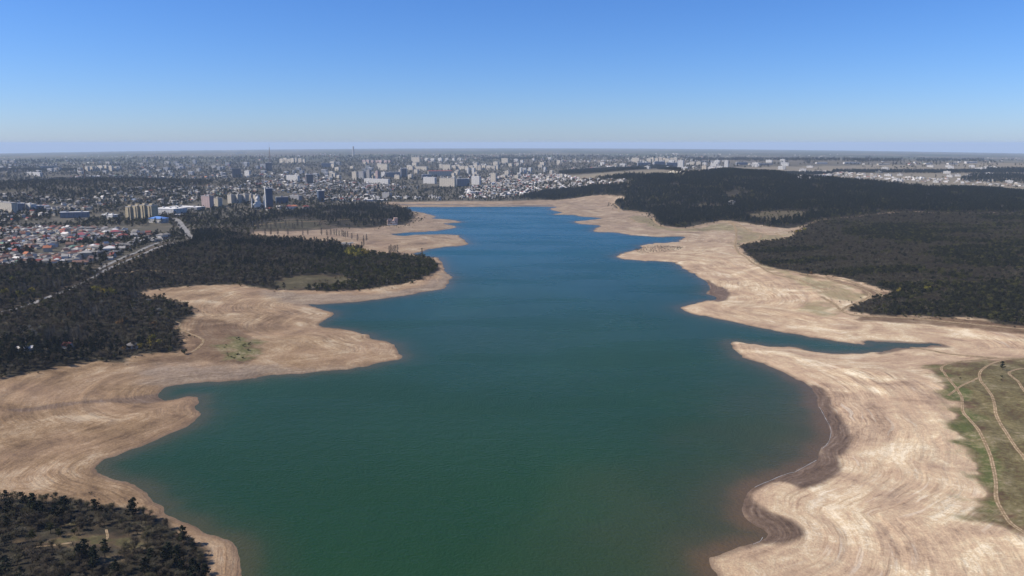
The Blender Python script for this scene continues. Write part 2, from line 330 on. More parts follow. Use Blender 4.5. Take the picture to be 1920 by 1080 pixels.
grass = np.maximum.reduce([mask(['green_strip'], 14, 30), 0.80*mask(['olive_patch'], 12, 46), 0.62*mask(['olive_flat'], 16, 40), 0.8*mask(['fields_cape','meadow_city'], 5, 8), 0.75*mask(['grove_clearing','dome'], 6, 34), 0.60*mask(['olive_flat2','olive_flat3'], 12, 34), 0.63*mask(['grassland'], 12, 40), 0.6*mask(['glade','glade_strip'],6,16)])
brown = np.maximum.reduce([mask(['grassland'], 5, 16), 0.85*mask(['dry_patch'], 10, 30), 0.95*mask(['bank_right'], 5, 10), 0.8*mask(['forest_rim'], 5, 12)])
wet = np.maximum.reduce([mask(['wet_bay','wet_cove','wet_small'], 3, 7), 0.85*mask(['wet_creek'], 3, 4), 0.75*mask(['gully'], 2, 5)])
grey = np.maximum.reduce([0.42*smooth(1000, 1700, GY), 0.55*mask(['gravel_bank'], 14, 30), 0.55*mask(['stone_cape'], 8, 20)])
pale = np.maximum(smooth(-60, 160, GX - 0.02*GY) * (1 - 0.22*smooth(500, 900, GY) - 0.5*smooth(1100, 1900, GY)),  0.9*mask(['pale_meadow','dry_plain'], 6, 20)); pale = np.where(GX < 0, 0.25*smooth(450, 1000, GY), pale)
stream = np.where(SD > 0, land, 0) + 16.0*(fbm(GX/190, GY/190, 2)-.5)*smooth(0, 60, land)

V = np.stack([GX, GY, GZ], -1).reshape(-1, 3)
ii, jj = np.meshgrid(np.arange(NA-1), np.arange(NR-1)); b0 = jj*NA + ii
F = np.stack([b0, b0+1, b0+NA+1, b0+NA], -1).reshape(-1, 4)[:, ::-1]
close = np.stack([np.arange(NR-1)*NA + NA-1, np.arange(NR-1)*NA, (np.arange(NR-1)+1)*NA, (np.arange(NR-1)+1)*NA + NA-1], -1)[:, ::-1]
F = np.concatenate([F, close])
V[np.arange(NR)*NA + NA-1] = V[np.arange(NR)*NA]       # the seam behind the camera

gm, g, gb = material('drained_bed_and_land', rough=0.95, spec=0.1)
P_ = g.pos(); px_, py_, pz_ = g.sep(P_)
sdn = g.attr('shore'); sdr = g.attr('stream')
big = g.noise(P_, 0.012, 4, 0.55); mid = g.noise(P_, 0.05, 5, 0.6); fine = g.noise(P_, 0.35, 5, 0.65)
warp = g.math('ADD', sdr, g.math('MULTIPLY', g.math('SUBTRACT', g.noise(P_, 0.007, 2, 0.4), 0.5), 40.0))
def strand(freq, along, seed, detail=5, rough=0.6):
    return g.noise(g.comb(g.math('MULTIPLY', warp, freq), g.math('MULTIPLY', px_, along), g.math('ADD', g.math('MULTIPLY', py_, along), seed)), 1.0, detail, rough, 0.12)
s1 = strand(0.030, 0.010, 0.0); s2 = strand(0.13, 0.022, 31.0, 4, 0.6); s3 = strand(0.5, 0.035, 77.0, 3, 0.55)
grain = g.noise(P_, 1.1, 3, 0.6)
swirl = g.noise(P_, 0.017, 5, 0.6, 1.6)
calm = g.ramp(g.noise(P_, 0.008, 3, 0.5), 0.38, 0.62)              # wash lines show in places and fade in others
def cen(v, a): return g.math('MULTIPLY', g.math('SUBTRACT', v, 0.5), a)
amp = g.math('MULTIPLY', g.math('ADD', 0.12, g.math('MULTIPLY', calm, 0.52)), g.math('SUBTRACT', 1.0, g.math('MULTIPLY', g.ramp(sdn, 40.0, 150.0), 0.6)))   # strongest near the water, trampled out higher up
lines = g.math('ADD', cen(s1, 0.46), g.math('MULTIPLY', g.math('ADD', cen(s2, 0.7), cen(s3, 0.42)), amp))
lines = g.math('ADD', lines, g.math('ADD', cen(mid, 0.30), g.math('ADD', cen(swirl, 0.72), g.math('ADD', cen(fine, 0.40), cen(grain, 0.34)))))
lines = g.math('ADD', g.math('MULTIPLY', lines, 1.12), 0.505)
tan_ = g.cramp(lines, [(0.28, (0.100,0.064,0.037)), (0.40, (0.175,0.115,0.064)), (0.50, (0.228,0.152,0.085)), (0.59, (0.285,0.200,0.118)), (0.72, (0.40,0.31,0.205))])
pal_ = g.cramp(lines, [(0.27, (0.24,0.168,0.112)), (0.40, (0.375,0.270,0.180)), (0.50, (0.445,0.328,0.215)), (0.59, (0.515,0.408,0.262)), (0.71, (0.67,0.58,0.42))])
sand = g.mix(g.attr('pale'), tan_, pal_)
sand = g.mix(g.ramp(big, 0.40, 0.68), sand, g.mix(0.32, sand, (0.34,0.23,0.155), 'MIX'))
sand = g.mix(g.math('MULTIPLY', g.ramp(fine, 0.58, 0.72), 0.35), sand, g.mix(1.0, sand, (0.55,0.52,0.50), 'MULTIPLY'))
gravel = g.cramp(g.math('ADD', g.math('MULTIPLY', fine, 0.55), g.math('MULTIPLY', s2, 0.45)), [(0.36, (0.10,0.084,0.068)), (0.5, (0.19,0.160,0.130)), (0.64, (0.29,0.25,0.205))])
sand = g.mix(g.attr('grey'), sand, gravel)
# single dark and salt white wash lines in the belts where they survive
dl = g.math('MULTIPLY', g.math('SUBTRACT', 1.0, g.ramp(s3, 0.36, 0.45)), g.math('MULTIPLY', calm, 0.30))
sand = g.mix(dl, sand, g.mix(1.0, sand, (0.50,0.46,0.42), 'MULTIPLY'))
wl_ = g.math('MULTIPLY', g.ramp(strand(0.30, 0.03, 140.0, 3, 0.5), 0.60, 0.68), g.math('MULTIPLY', g.attr('pale'), g.math('MULTIPLY', calm, 0.32)))
sand = g.mix(wl_, sand, (0.66,0.60,0.48))
# a damp edge next to the water
edge = g.math('SUBTRACT', 1.0, g.ramp(g.math('ADD', sdn, g.math('MULTIPLY', mid, 3.0)), 1.5, 6.5))
wetc = g.cramp(g.math('ADD', g.math('MULTIPLY', s3, 0.6), g.math('MULTIPLY', fine, 0.4)), [(0.30, (0.050,0.034,0.024)), (0.44, (0.105,0.071,0.048)), (0.56, (0.145,0.102,0.072)), (0.72, (0.26,0.20,0.15))])
sand = g.mix(g.math('MULTIPLY', edge, 0.7), sand, (0.13,0.09,0.063))
sand = g.mix(g.attr('wet'), sand, wetc)
bfield = g.cramp(g.math('ADD', g.math('MULTIPLY', mid, 0.6), g.math('MULTIPLY', fine, 0.4)), [(0.35, (0.070,0.044,0.026)), (0.5, (0.135,0.086,0.052)), (0.60, (0.19,0.135,0.085)), (0.72, (0.31,0.245,0.165))])
col = g.mix(g.math('MULTIPLY', g.attr('brown'), g.ramp(g.math('ADD', mid, g.math('MULTIPLY', g.attr('brown'), 0.5)), 0.55, 0.75)), sand, bfield)
grs = g.cramp(g.math('ADD', g.math('MULTIPLY', fine, 0.5), g.math('MULTIPLY', mid, 0.5)), [(0.34, (0.042,0.045,0.017)), (0.47, (0.090,0.096,0.034)), (0.56, (0.155,0.145,0.066)), (0.69, (0.30,0.245,0.165))])
grs = g.mix(g.math('MULTIPLY', g.ramp(g.attr('grass'), 0.62, 0.98), g.math('MULTIPLY', 0.8, g.math('SUBTRACT', 1.0, g.ramp(g.math('ADD', g.math('MULTIPLY', fine, 0.5), g.math('MULTIPLY', mid, 0.5)), 0.44, 0.56)))), grs, (0.078,0.092,0.030))
gfac = g.math('MULTIPLY', g.attr('grass'), g.ramp(g.math('ADD', g.math('ADD', g.math('MULTIPLY', fine, .5), g.math('MULTIPLY', mid, .5)), g.math('MULTIPLY', g.attr('grass'), 0.35)), 0.54, 0.76))
col = g.mix(gfac, col, grs)
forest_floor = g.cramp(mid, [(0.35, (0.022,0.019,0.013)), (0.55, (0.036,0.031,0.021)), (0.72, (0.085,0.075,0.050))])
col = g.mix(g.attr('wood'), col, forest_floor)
town = g.cramp(g.math('ADD', g.math('MULTIPLY', g.noise(P_, 0.02, 5, 0.7), 0.6), g.math('MULTIPLY', mid, 0.4)), [(0.38, (0.030,0.032,0.020)), (0.5, (0.048,0.046,0.034)), (0.58, (0.075,0.068,0.054)), (0.70, (0.15,0.13,0.105))])
tw = g.mix(g.attr('pale'), town, g.mix(0.75, town, (0.24,0.205,0.145)))
col = g.mix(g.attr('city'), col, tw)
vor = g.n.new('ShaderNodeTexVoronoi'); g.put(vor.inputs['Vector'], g.comb(g.math('MULTIPLY', px_, 0.0011), g.math('MULTIPLY', py_, 0.00055), 0.0)); vor.inputs['Scale'].default_value = 1.0
fields = g.cramp(g.sep(vor.outputs['Color'])[0], [(0.0, (0.055,0.065,0.04)), (0.3, (0.10,0.10,0.06)), (0.55, (0.075,0.085,0.04)), (0.8, (0.17,0.15,0.11)), (1.0, (0.11,0.095,0.075))])
fields = g.mix(0.4, fields, town)
col = g.mix(g.attr('farp'), col, fields)
g.put(gb.inputs['Base Color'], col)
bh = g.math('ADD', g.math('MULTIPLY', s2, 0.9), g.math('ADD', g.math('MULTIPLY', g.math('MULTIPLY', s3, calm), 0.7), g.math('ADD', g.math('MULTIPLY', fine, 0.6), g.math('MULTIPLY', grain, 0.25))))
g.put(gb.inputs['Normal'], g.bump(bh, 0.55, 1.6))
g.put(gb.inputs['Roughness'], g.mix(g.math('MULTIPLY', g.attr('wet'), 0.6), (0.95,)*3, (0.45,)*3))

me = new_mesh('ground', V, F, [gm], smooth_shade=True)
for nm, arr in (('shore', SD), ('stream', stream), ('wood', wood), ('grass', grass), ('brown', brown), ('wet', wet), ('grey', grey), ('pale', pale), ('city', city), ('farp', farp)): fattr(me, nm, arr)
ground = link('ground', me, kind='structure', label='drained sandy lake bed, woods and plain')

# ---- water: the same grid where it is under the surface, at level zero
keep = (SD.reshape(-1) < 14)[F].any(1)
Fw = F[keep]; used, inv = np.unique(Fw, return_inverse=True); Fw = inv.reshape(Fw.shape)
Vw = V[used].copy(); Vw[:, 2] = 0
wsd = -SD.reshape(-1)[used]
REGW['muddy'] = np.array([flat(*p) for p in [(1200,1000),(1300,900),(1390,840),(1480,760),(1540,700),(1640,760),(1640,900),(1560,1000),(1450,1100),(1400,1300),(1250,1300)]])
md = poly_sd(Vw[:, 0], Vw[:, 1], REGW['muddy'])
muddy = smooth(-90, 60, md + 50*(fbm(Vw[:, 0]/40, Vw[:, 1]/40, 3)-.5))
wm, w, wb = material('lake_water', rough=0.12, spec=0.10)
wb.inputs['IOR'].default_value = 1.33
wp = w.pos(); dep = w.math('ADD', w.attr('depth'), w.math('MULTIPLY', w.math('SUBTRACT', w.noise(wp, 0.05, 3), 0.5), 7.0))
mu = w.attr('muddy')
deep = w.cramp(w.noise(wp, 0.004, 3, 0.5), [(0.35, (0.0100,0.037,0.0130)), (0.65, (0.0125,0.044,0.0170))])
deep = w.mix(w.ramp(w.math('ADD', w.sep(wp)[1], w.math('MULTIPLY', w.math('SUBTRACT', w.noise(wp, 0.003, 3), 0.5), 500.0)), 420.0, 1700.0), deep, (0.0030,0.060,0.100))   # blue sky reflection put into the colour, growing towards the dam
deep = w.mix(w.math('MULTIPLY', mu, 0.75), deep, (0.042,0.044,0.024))
sh = w.math('SUBTRACT', 1.0, w.ramp(dep, 1.0, 15.0)); sh2 = w.math('SUBTRACT', 1.0, w.ramp(dep, 2.0, 34.0))
deep = w.mix(w.math('MULTIPLY', sh2, w.math('ADD', 0.22, w.math('MULTIPLY', mu, 0.45))), deep, (0.060,0.052,0.030))
deep = w.mix(w.math('MULTIPLY', sh, w.math('ADD', 0.30, w.math('MULTIPLY', mu, 0.5))), deep, (0.100,0.064,0.036))
patch = w.noise(w.comb(w.math('MULTIPLY', w.sep(wp)[0], 0.004), w.math('MULTIPLY', w.sep(wp)[1], 0.012), 0.0), 1.0, 4, 0.6)
silt = w.noise(w.comb(w.math('MULTIPLY', w.sep(wp)[0], 0.010), w.math('MULTIPLY', w.sep(wp)[1], 0.005), 4.0), 1.0, 5, 0.55, 0.8)
deep = w.mix(w.math('MULTIPLY', w.ramp(silt, 0.45, 0.70), 0.30), deep, w.mix(1.0, deep, (1.55,1.30,1.2), 'MULTIPLY'))
w.put(wb.inputs['Base Color'], deep)
w.put(wb.inputs['Roughness'], w.mix(w.ramp(patch, 0.4, 0.65), (0.22,)*3, (0.32,)*3))
rip = w.math('ADD', w.noise(wp, 0.55, 3, 0.6), w.math('MULTIPLY', w.noise(wp, 0.12, 2, 0.5), 0.8))
w.put(wb.inputs['Normal'], w.bump(rip, 0.45, 1.0))
mw = new_mesh('lake_water', Vw, Fw, [wm], smooth_shade=True)
fattr(mw, 'depth', wsd); fattr(mw, 'muddy', muddy)
link('lake_water', mw, kind='structure', label='blue green water of the half drained reservoir')

# thin lines of broken waves on the windward beach
M_foam, k, b = material('wave_foam', (0.40,0.395,0.38), 0.6)
def foam(pts, width):
    W = catmull(np.array([flat(*p) for p in pts]), 8); d = np.gradient(W, axis=0); d /= np.linalg.norm(d, axis=1)[:, None]; n = np.stack([-d[:, 1], d[:, 0]], -1)
    wv = width*(0.25 + 1.1*np.clip(fbm(W[:, 0]/5, W[:, 1]/5, 2) - .15, 0, 1)); a = W + n*wv[:, None]*.5; c = W - n*wv[:, None]*.5; z = np.maximum(zat(W[:, 0], W[:, 1]), 0) + 0.12
    v = np.concatenate([np.column_stack([a, z]), np.column_stack([c, z])]); m = len(W)
    link('wave_foam', new_mesh('wave_foam', v, [(i, i+1, m+i+1, m+i) for i in range(m-1)], [M_foam]), kind='stuff', label='thin white foam of small waves on the beach')
foam([(1536,763),(1541,772),(1548,785),(1553,794),(1558,806),(1557,818),(1554,828),(1548,836),(1541,842)], 0.32)
foam([(1531,863),(1515,872),(1493,884),(1478,888),(1462,893.5),(1445,901),(1428,908),(1415,914)], 0.34)
foam([(1430,1008),(1424,1016),(1412,1021)], 0.35)
# ------------------------------------------------------------ tree kinds
def leaf_mat(name, stops, rough=0.9):
    m, k, b = material(name, rough=rough, spec=0.1)
    f = k.math('ADD', k.math('MULTIPLY', k.rnd(), 0.65), k.math('MULTIPLY', k.noise(k.obj(), 0.5, 2, 0.6), 0.35))
    k.put(b.inputs['Base Color'], k.cramp(f, stops)); return m
M_pine = leaf_mat('pine_needles', [(0.1,(0.008,0.011,0.007)), (0.5,(0.012,0.017,0.009)), (0.9,(0.021,0.026,0.013))])
M_bare = leaf_mat('bare_twigs', [(0.1,(0.042,0.034,0.023)), (0.45,(0.074,0.060,0.042)), (0.7,(0.066,0.061,0.032)), (0.95,(0.150,0.128,0.100))])
M_leafy = leaf_mat('olive_leaves', [(0.1,(0.022,0.024,0.008)), (0.5,(0.044,0.046,0.015)), (0.9,(0.095,0.090,0.030))])
M_dark = leaf_mat('dark_scrub_leaves', [(0.1,(0.012,0.014,0.008)), (0.5,(0.020,0.022,0.012)), (0.9,(0.036,0.036,0.020))])
M_ptwig = leaf_mat('pale_twigs', [(0.1,(0.075,0.066,0.052)), (0.9,(0.13,0.115,0.095))])
M_yellow = leaf_mat('spring_yellow_leaves', [(0.1,(0.15,0.14,0.022)), (0.6,(0.21,0.18,0.03)), (0.95,(0.24,0.16,0.03))])
M_rust = leaf_mat('rusty_leaves', [(0.1,(0.12,0.068,0.025)), (0.9,(0.17,0.095,0.035))])
M_blossom = leaf_mat('pale_blossom', [(0.1,(0.15,0.145,0.12)), (0.9,(0.26,0.25,0.22))])
M_bark, _k, _b = material('bark', rough=0.95); _k.put(_b.inputs['Base Color'], _k.cramp(_k.noise(_k.obj(), 2.5, 3), [(0.35,(0.035,0.027,0.021)), (0.7,(0.085,0.068,0.053))]))
M_pbark, _k, _b = material('pale_bark', rough=0.95); _k.put(_b.inputs['Base Color'], _k.cramp(_k.noise(_k.obj(), 2.5, 3), [(0.35,(0.075,0.066,0.055)), (0.7,(0.15,0.135,0.115))]))

class MB:
    def __init__(s): s.v = []; s.f = []
    def tube(s, pts, radii, n=5):
        pts = np.asarray(pts, float); base = len(s.v)
        for i, (p, r) in enumerate(zip(pts, radii)):
            d = pts[min(i+1, len(pts)-1)] - pts[max(i-1, 0)]; d = d / (np.linalg.norm(d) + 1e-9)
            u = np.cross(d, (0.3, 0.2, 1.0) if abs(d[2]) < 0.8 else (1, 0, 0)); u /= np.linalg.norm(u); w_ = np.cross(d, u)
            for k in range(n):
                a = 2*math.pi*k/n; s.v.append(tuple(p + r*(u*math.cos(a) + w_*math.sin(a))))
        for i in range(len(pts)-1):
            for k in range(n): s.f.append((base+i*n+k, base+i*n+(k+1) % n, base+(i+1)*n+(k+1) % n, base+(i+1)*n+k))
        s.f.append(tuple(base+(len(pts)-1)*n+k for k in range(n)))
    def leaf(s, c, size, rng, flat_=0.0, asp=0.6):
        d = rng.normal(size=3); d /= np.linalg.norm(d); u = rng.normal(size=3); u[2] *= (1 - flat_); u -= d*np.dot(u, d)*0.2
        u /= np.linalg.norm(u) + 1e-9; w_ = np.cross(d, u); w_ /= np.linalg.norm(w_) + 1e-9
        a = u*size; b = w_*size*asp; k = len(s.v)
        s.v += [tuple(c-a), tuple(c+b*0.9), tuple(c+a), tuple(c-b)]; s.f.append((k, k+1, k+2, k+3))
    def sliver(s, p, q, w0):
        d = q - p; u = np.cross(d, (0.1, 0.3, 1.0)); u /= np.linalg.norm(u) + 1e-9; k = len(s.v)
        s.v += [tuple(p-u*w0), tuple(p+u*w0), tuple(q)]; s.f.append((k, k+1, k+2))
    def mesh(s, name, mat): return new_mesh(name, np.array(s.v), s.f, [mat])

def pine_parts(seed, leaves, leaf):
    """a Crimean pine, 1 unit = 1 m, about 10 m tall: open stem, uneven flat-topped tiers of needles"""
    rng = np.random.default_rng(seed); t = MB(); c = MB()
    h = 10.0; lean = rng.normal(size=2)*0.35
    stem = [np.array([lean[0]*(z/h)**2*2, lean[1]*(z/h)**2*2, z]) for z in np.linspace(-0.6, h*0.93, 6)]
    t.tube(stem, [0.26, 0.22, 0.18, 0.13, 0.08, 0.03], 6)
    tiers = int(rng.integers(7, 10)); tips = []
    for i in range(tiers):
        z = h*(0.30 + 0.66*i/(tiers-1)); f = z/h
        reach = (2.9*(1 - f)**0.55 + 0.55) * rng.uniform(0.75, 1.2)
        for b in range(int(rng.integers(4, 6))):
            a = rng.uniform(0, 2*math.pi); L = reach*rng.uniform(0.6, 1.1)
            o = np.array([lean[0]*f*f*2, lean[1]*f*f*2, z]); e = o + np.array([math.cos(a)*L, math.sin(a)*L, L*rng.uniform(0.02, 0.30)])
            t.tube([o, (o+e)/2 + np.array([0, 0, 0.1]), e], [0.06, 0.04, 0.015], 3); tips.append((o, e, L))
    tips.append((stem[-2], np.array(stem[-1]) + np.array([0, 0, 0.5]), 0.7))
    per = max(2, leaves // len(tips))
    for o, e, L in tips:
        for k in range(per):
            f = rng.uniform(0.35, 1.08); p = o + (e-o)*f + rng.normal(size=3)*np.array([0.42, 0.42, 0.20])*min(1.0, 0.4+L/3)
            c.leaf(p, leaf*rng.uniform(0.7, 1.25), rng, 0.55)
    return t, c
def bare_parts(seed, twigs, width, h=8.0, spread=1.0, up=0.55):
    """a leafless broadleaf tree: forked limbs ending in a haze of twigs"""
    rng = np.random.default_rng(seed); t = MB(); c = MB(); ends = []
    def grow(p, d, L, r, lev):
        q = p + d*L; mid_ = (p+q)/2 + rng.normal(size=3)*L*0.05
        t.tube([p, mid_, q], [r, r*0.8, r*0.6], 5 if lev == 0 else 3)
        if lev >= 2: ends.append((mid_, q, d)); return
        for k in range(int(rng.integers(3, 5))):
            n = d*up + rng.normal(size=3)*0.55*spread; n[2] = abs(n[2])*0.7 + 0.25; n /= np.linalg.norm(n)
            grow(q - d*L*rng.uniform(0, 0.35), n, L*rng.uniform(0.6, 0.85), r*0.55, lev+1)
        ends.append((mid_, q, d))
    grow(np.array([0, 0, -0.5]), np.array([rng.normal()*0.08, rng.normal()*0.08, 1.0]), h*0.36, 0.17, 0)
    for k in range(twigs):
        a, b, d = ends[int(rng.integers(len(ends)))]
        p = a + (b-a)*rng.uniform(0.2, 1.1) + rng.normal(size=3)*0.42*h/8; n = d*0.6 + rng.normal(size=3)*0.7; n[2] = abs(n[2])*0.8 + 0.1
        n /= np.linalg.norm(n); c.sliver(p, p + n*h*rng.uniform(0.07, 0.16), width*rng.uniform(0.6, 1.3))
    return t, c
def leafy_parts(seed, leaves, leaf, h=7.0, wide=1.0):
    rng = np.random.default_rng(seed); t = MB(); c = MB()
    t.tube([np.array([0, 0, -0.5]), np.array([0.1, 0, h*0.3]), np.array([0, 0.1, h*0.6])], [0.2, 0.15, 0.06], 5)
    blobs = []
    for k in range(9):
        a = rng.uniform(0, 6.283); rr_ = h*0.30*wide*math.sqrt(rng.uniform(0.05, 1)); z = h*rng.uniform(0.30, 0.86)
        p = np.array([math.cos(a)*rr_, math.sin(a)*rr_, z]); blobs.append((p, h*rng.uniform(0.13, 0.22)))
        t.tube([np.array([0.05, 0.03, h*0.3]), p], [0.08, 0.02], 3)
    for k in range(leaves):
        p, r_ = blobs[int(rng.integers(len(blobs)))]; n = rng.normal(size=3); n /= np.linalg.norm(n)
        c.leaf(p + n*r_*rng.uniform(0.6, 1.1)*np.array([1.15, 1.15, 0.85]), leaf*rng.uniform(0.7, 1.3), rng)
    return t, c
def poplar_parts(seed, twigs, width, h=15.0):
    rng = np.random.default_rng(seed); t = MB(); c = MB()
    t.tube([np.array([0, 0, z]) for z in np.linspace(-0.5, h*0.95, 6)], [0.28, 0.24, 0.18, 0.12, 0.07, 0.02], 6)
    for k in range(26):
        z = h*rng.uniform(0.14, 0.8); a = rng.uniform(0, 6.283); L = h*rng.uniform(0.10, 0.17)*(1.15 - z/h)
        t.tube([np.array([0, 0, z]), np.array([math.cos(a)*L*0.6, math.sin(a)*L*0.6, z + L*0.9]), np.array([math.cos(a)*L*0.75, math.sin(a)*L*0.75, z + L*2])], [0.06, 0.04, 0.015], 3)
    for k in range(twigs):
        z = h*rng.uniform(0.10, 0.92); a = rng.uniform(0, 6.283); r_ = h*0.085*math.sin(math.pi*min(1, 0.22 + 0.78*z/h))**0.6*math.sqrt(rng.uniform(0.05, 1))
        p = np.array([math.cos(a)*r_, math.sin(a)*r_, z]); n = np.array([math.cos(a)*0.25, math.sin(a)*0.25, 1.0]) + rng.normal(size=3)*0.15
        c.sliver(p, p + n*h*rng.uniform(0.05, 0.10), width*rng.uniform(0.6, 1.3))
    return t, c
def joined(t, c, name, mt, mc):
    off = len(t.v); v = np.array(t.v + c.v); f = list(t.f) + [tuple(i+off for i in q) for q in c.f]
    return new_mesh(name, v, f, [mt, mc], [0]*len(t.f) + [1]*len(c.f))
KIND = {}
def kind(key, make_hi, make_lo, mt, mc, nv=4):
    hi = [make_hi(i) for i in range(nv)]; lo = [make_lo(i) for i in range(nv)]
    KIND[key] = dict(hi=[(t.mesh('trunk', mt), c.mesh('crown', mc)) for t, c in hi],
                     one=[joined(t, c, key, mt, mc) for t, c in lo])
kind('pine_tree', lambda i: pine_parts(10+i, 420, 0.50), lambda i: pine_parts(10+i, 200, 0.62), M_bark, M_pine, 5)
kind('bare_tree', lambda i: bare_parts(30+i, 950, 0.055), lambda i: bare_parts(30+i, 330, 0.12), M_bark, M_bare, 5)
kind('bare_shrub', lambda i: bare_parts(50+i, 620, 0.05, 4.6, 1.35, 0.35), lambda i: bare_parts(50+i, 280, 0.11, 4.6, 1.35, 0.35), M_bark, M_bare, 4)
kind('leafy_tree', lambda i: leafy_parts(70+i, 480, 0.34), lambda i: leafy_parts(70+i, 150, 0.60), M_bark, M_leafy, 4)
kind('dark_bush', lambda i: leafy_parts(80+i, 420, 0.32, 5.5, 1.25), lambda i: leafy_parts(80+i, 150, 0.52, 5.5, 1.25), M_bark, M_dark, 4)
kind('yellow_tree', lambda i: leafy_parts(90+i, 480, 0.34, 7.5, 1.1), lambda i: leafy_parts(90+i, 170, 0.55, 7.5, 1.1), M_bark, M_yellow, 2)
kind('rusty_tree', lambda i: leafy_parts(95+i, 420, 0.30, 6.0, 1.0), lambda i: leafy_parts(95+i, 150, 0.5, 6.0, 1.0), M_bark, M_rust, 2)
kind('blossom_tree', lambda i: leafy_parts(97+i, 360, 0.22, 5.0, 1.0), lambda i: leafy_parts(97+i, 150, 0.34, 5.0, 1.0), M_bark, M_blossom, 2)
kind('poplar_tree', lambda i: poplar_parts(110+i, 520, 0.05), lambda i: poplar_parts(110+i, 260, 0.10), M_pbark, M_ptwig, 3)

_cnt = {}
def plant(key, x, y, s, label, cat, group=None, parts=True, squash=1.0, z=None):
    _cnt[key] = _cnt.get(key, 0) + 1
    K = KIND[key]; i = _cnt[key] % len(K['one']); zz = float(zat(x, y)) if z is None else z
    props = dict(label=label, category=cat)
    if group: props['group'] = group
    if parts:
        o = link(key, None, loc=(x, y, zz), rz=random.uniform(0, 6.28), **props); o.empty_display_size = 1
        t, c = K['hi'][i]; link('trunk', t, o); link('crown', c, o)
    else:
        o = link(key, K['one'][i], loc=(x, y, zz), rz=random.uniform(0, 6.28), **props)
    o.scale = (s*squash, s*squash, s); return o

# one object of kind stuff that sets copies of a few tree meshes on points
def stuff(name, label, pts, scl, keys, pick):
    pts = np.asarray(pts); n = len(pts)
    coll = bpy.data.collections.new(name + '_kinds'); k = 0
    for key in keys:
        for me in KIND[key]['one']:
            o = bpy.data.objects.new('%s_%02d_%s' % (name, k, key), me); coll.objects.link(o); k += 1
    me = bpy.data.meshes.new(name); me.vertices.add(n); me.vertices.foreach_set('co', pts.astype(np.float32).ravel())
    sc3 = np.stack([scl*RNG.uniform(0.85, 1.2, n), scl*RNG.uniform(0.85, 1.2, n), scl], -1)
    fattr(me, 'size', sc3, 'FLOAT_VECTOR'); fattr(me, 'turn', np.stack([np.zeros(n), np.zeros(n), RNG.uniform(0, 6.283, n)], -1), 'FLOAT_VECTOR'); fattr(me, 'pick', pick, 'INT')
    ob = link(name, me, kind='stuff', label=label)
    ng = bpy.data.node_groups.new(name, 'GeometryNodeTree')
    ng.interface.new_socket('Geometry', in_out='INPUT', socket_type='NodeSocketGeometry'); ng.interface.new_socket('Geometry', in_out='OUTPUT', socket_type='NodeSocketGeometry')
    nn = ng.nodes; ll = ng.links
    gi = nn.new('NodeGroupInput'); go = nn.new('NodeGroupOutput'); iop = nn.new('GeometryNodeInstanceOnPoints'); ci = nn.new('GeometryNodeCollectionInfo')
    ci.inputs['Collection'].default_value = coll; ci.inputs['Separate Children'].default_value = True; ci.inputs['Reset Children'].default_value = True
    def na(nm, ty):
        a = nn.new('GeometryNodeInputNamedAttribute'); a.data_type = ty; a.inputs['Name'].default_value = nm
        return [q for q in a.outputs if q.name == 'Attribute' and q.enabled][0]
    iop.inputs['Pick Instance'].default_value = True
    ll.new(gi.outputs[0], iop.inputs['Points']); ll.new(ci.outputs[0], iop.inputs['Instance']); ll.new(na('pick', 'INT'), iop.inputs['Instance Index'])
    ll.new(na('turn', 'FLOAT_VECTOR'), iop.inputs['Rotation']); ll.new(na('size', 'FLOAT_VECTOR'), iop.inputs['Scale']); ll.new(iop.outputs[0], go.inputs[0])
    ob.modifiers.new('plants', 'NODES').node_group = ng
    return ob
def spread(name, step, margin=2.0, holes=(), xlim=None):
    P = REGW[name]; x0, y0 = P.min(0); x1, y1 = P.max(0)
    nx, ny = int((x1-x0)/step)+1, int((y1-y0)/step)+1
    X, Y = np.meshgrid(x0 + np.arange(nx)*step, y0 + np.arange(ny)*step)
    X = (X + RNG.uniform(-.5, .5, X.shape)*step).ravel(); Y = (Y + RNG.uniform(-.5, .5, Y.shape)*step).ravel()
    k_ = poly_sd(X, Y, P) > margin
    for h in holes:
        k_ &= poly_sd(X, Y, REGW[h]) + 30*(fbm(X/20, Y/20, 3) - .5) < -1.0
    return X[k_], Y[k_]
def clear_of(X, Y, lines, w):
    k_ = np.ones(len(X), bool)
    for L in lines:
        for (ax, ay), (bx, by) in zip(L[:-1], L[1:]):
            ex, ey = bx-ax, by-ay; q = ex*ex+ey*ey
            t = np.clip(((X-ax)*ex + (Y-ay)*ey)/max(q, 1e-6), 0, 1)
            k_ &= np.hypot(X-ax-ex*t, Y-ay-ey*t) > w
    return k_

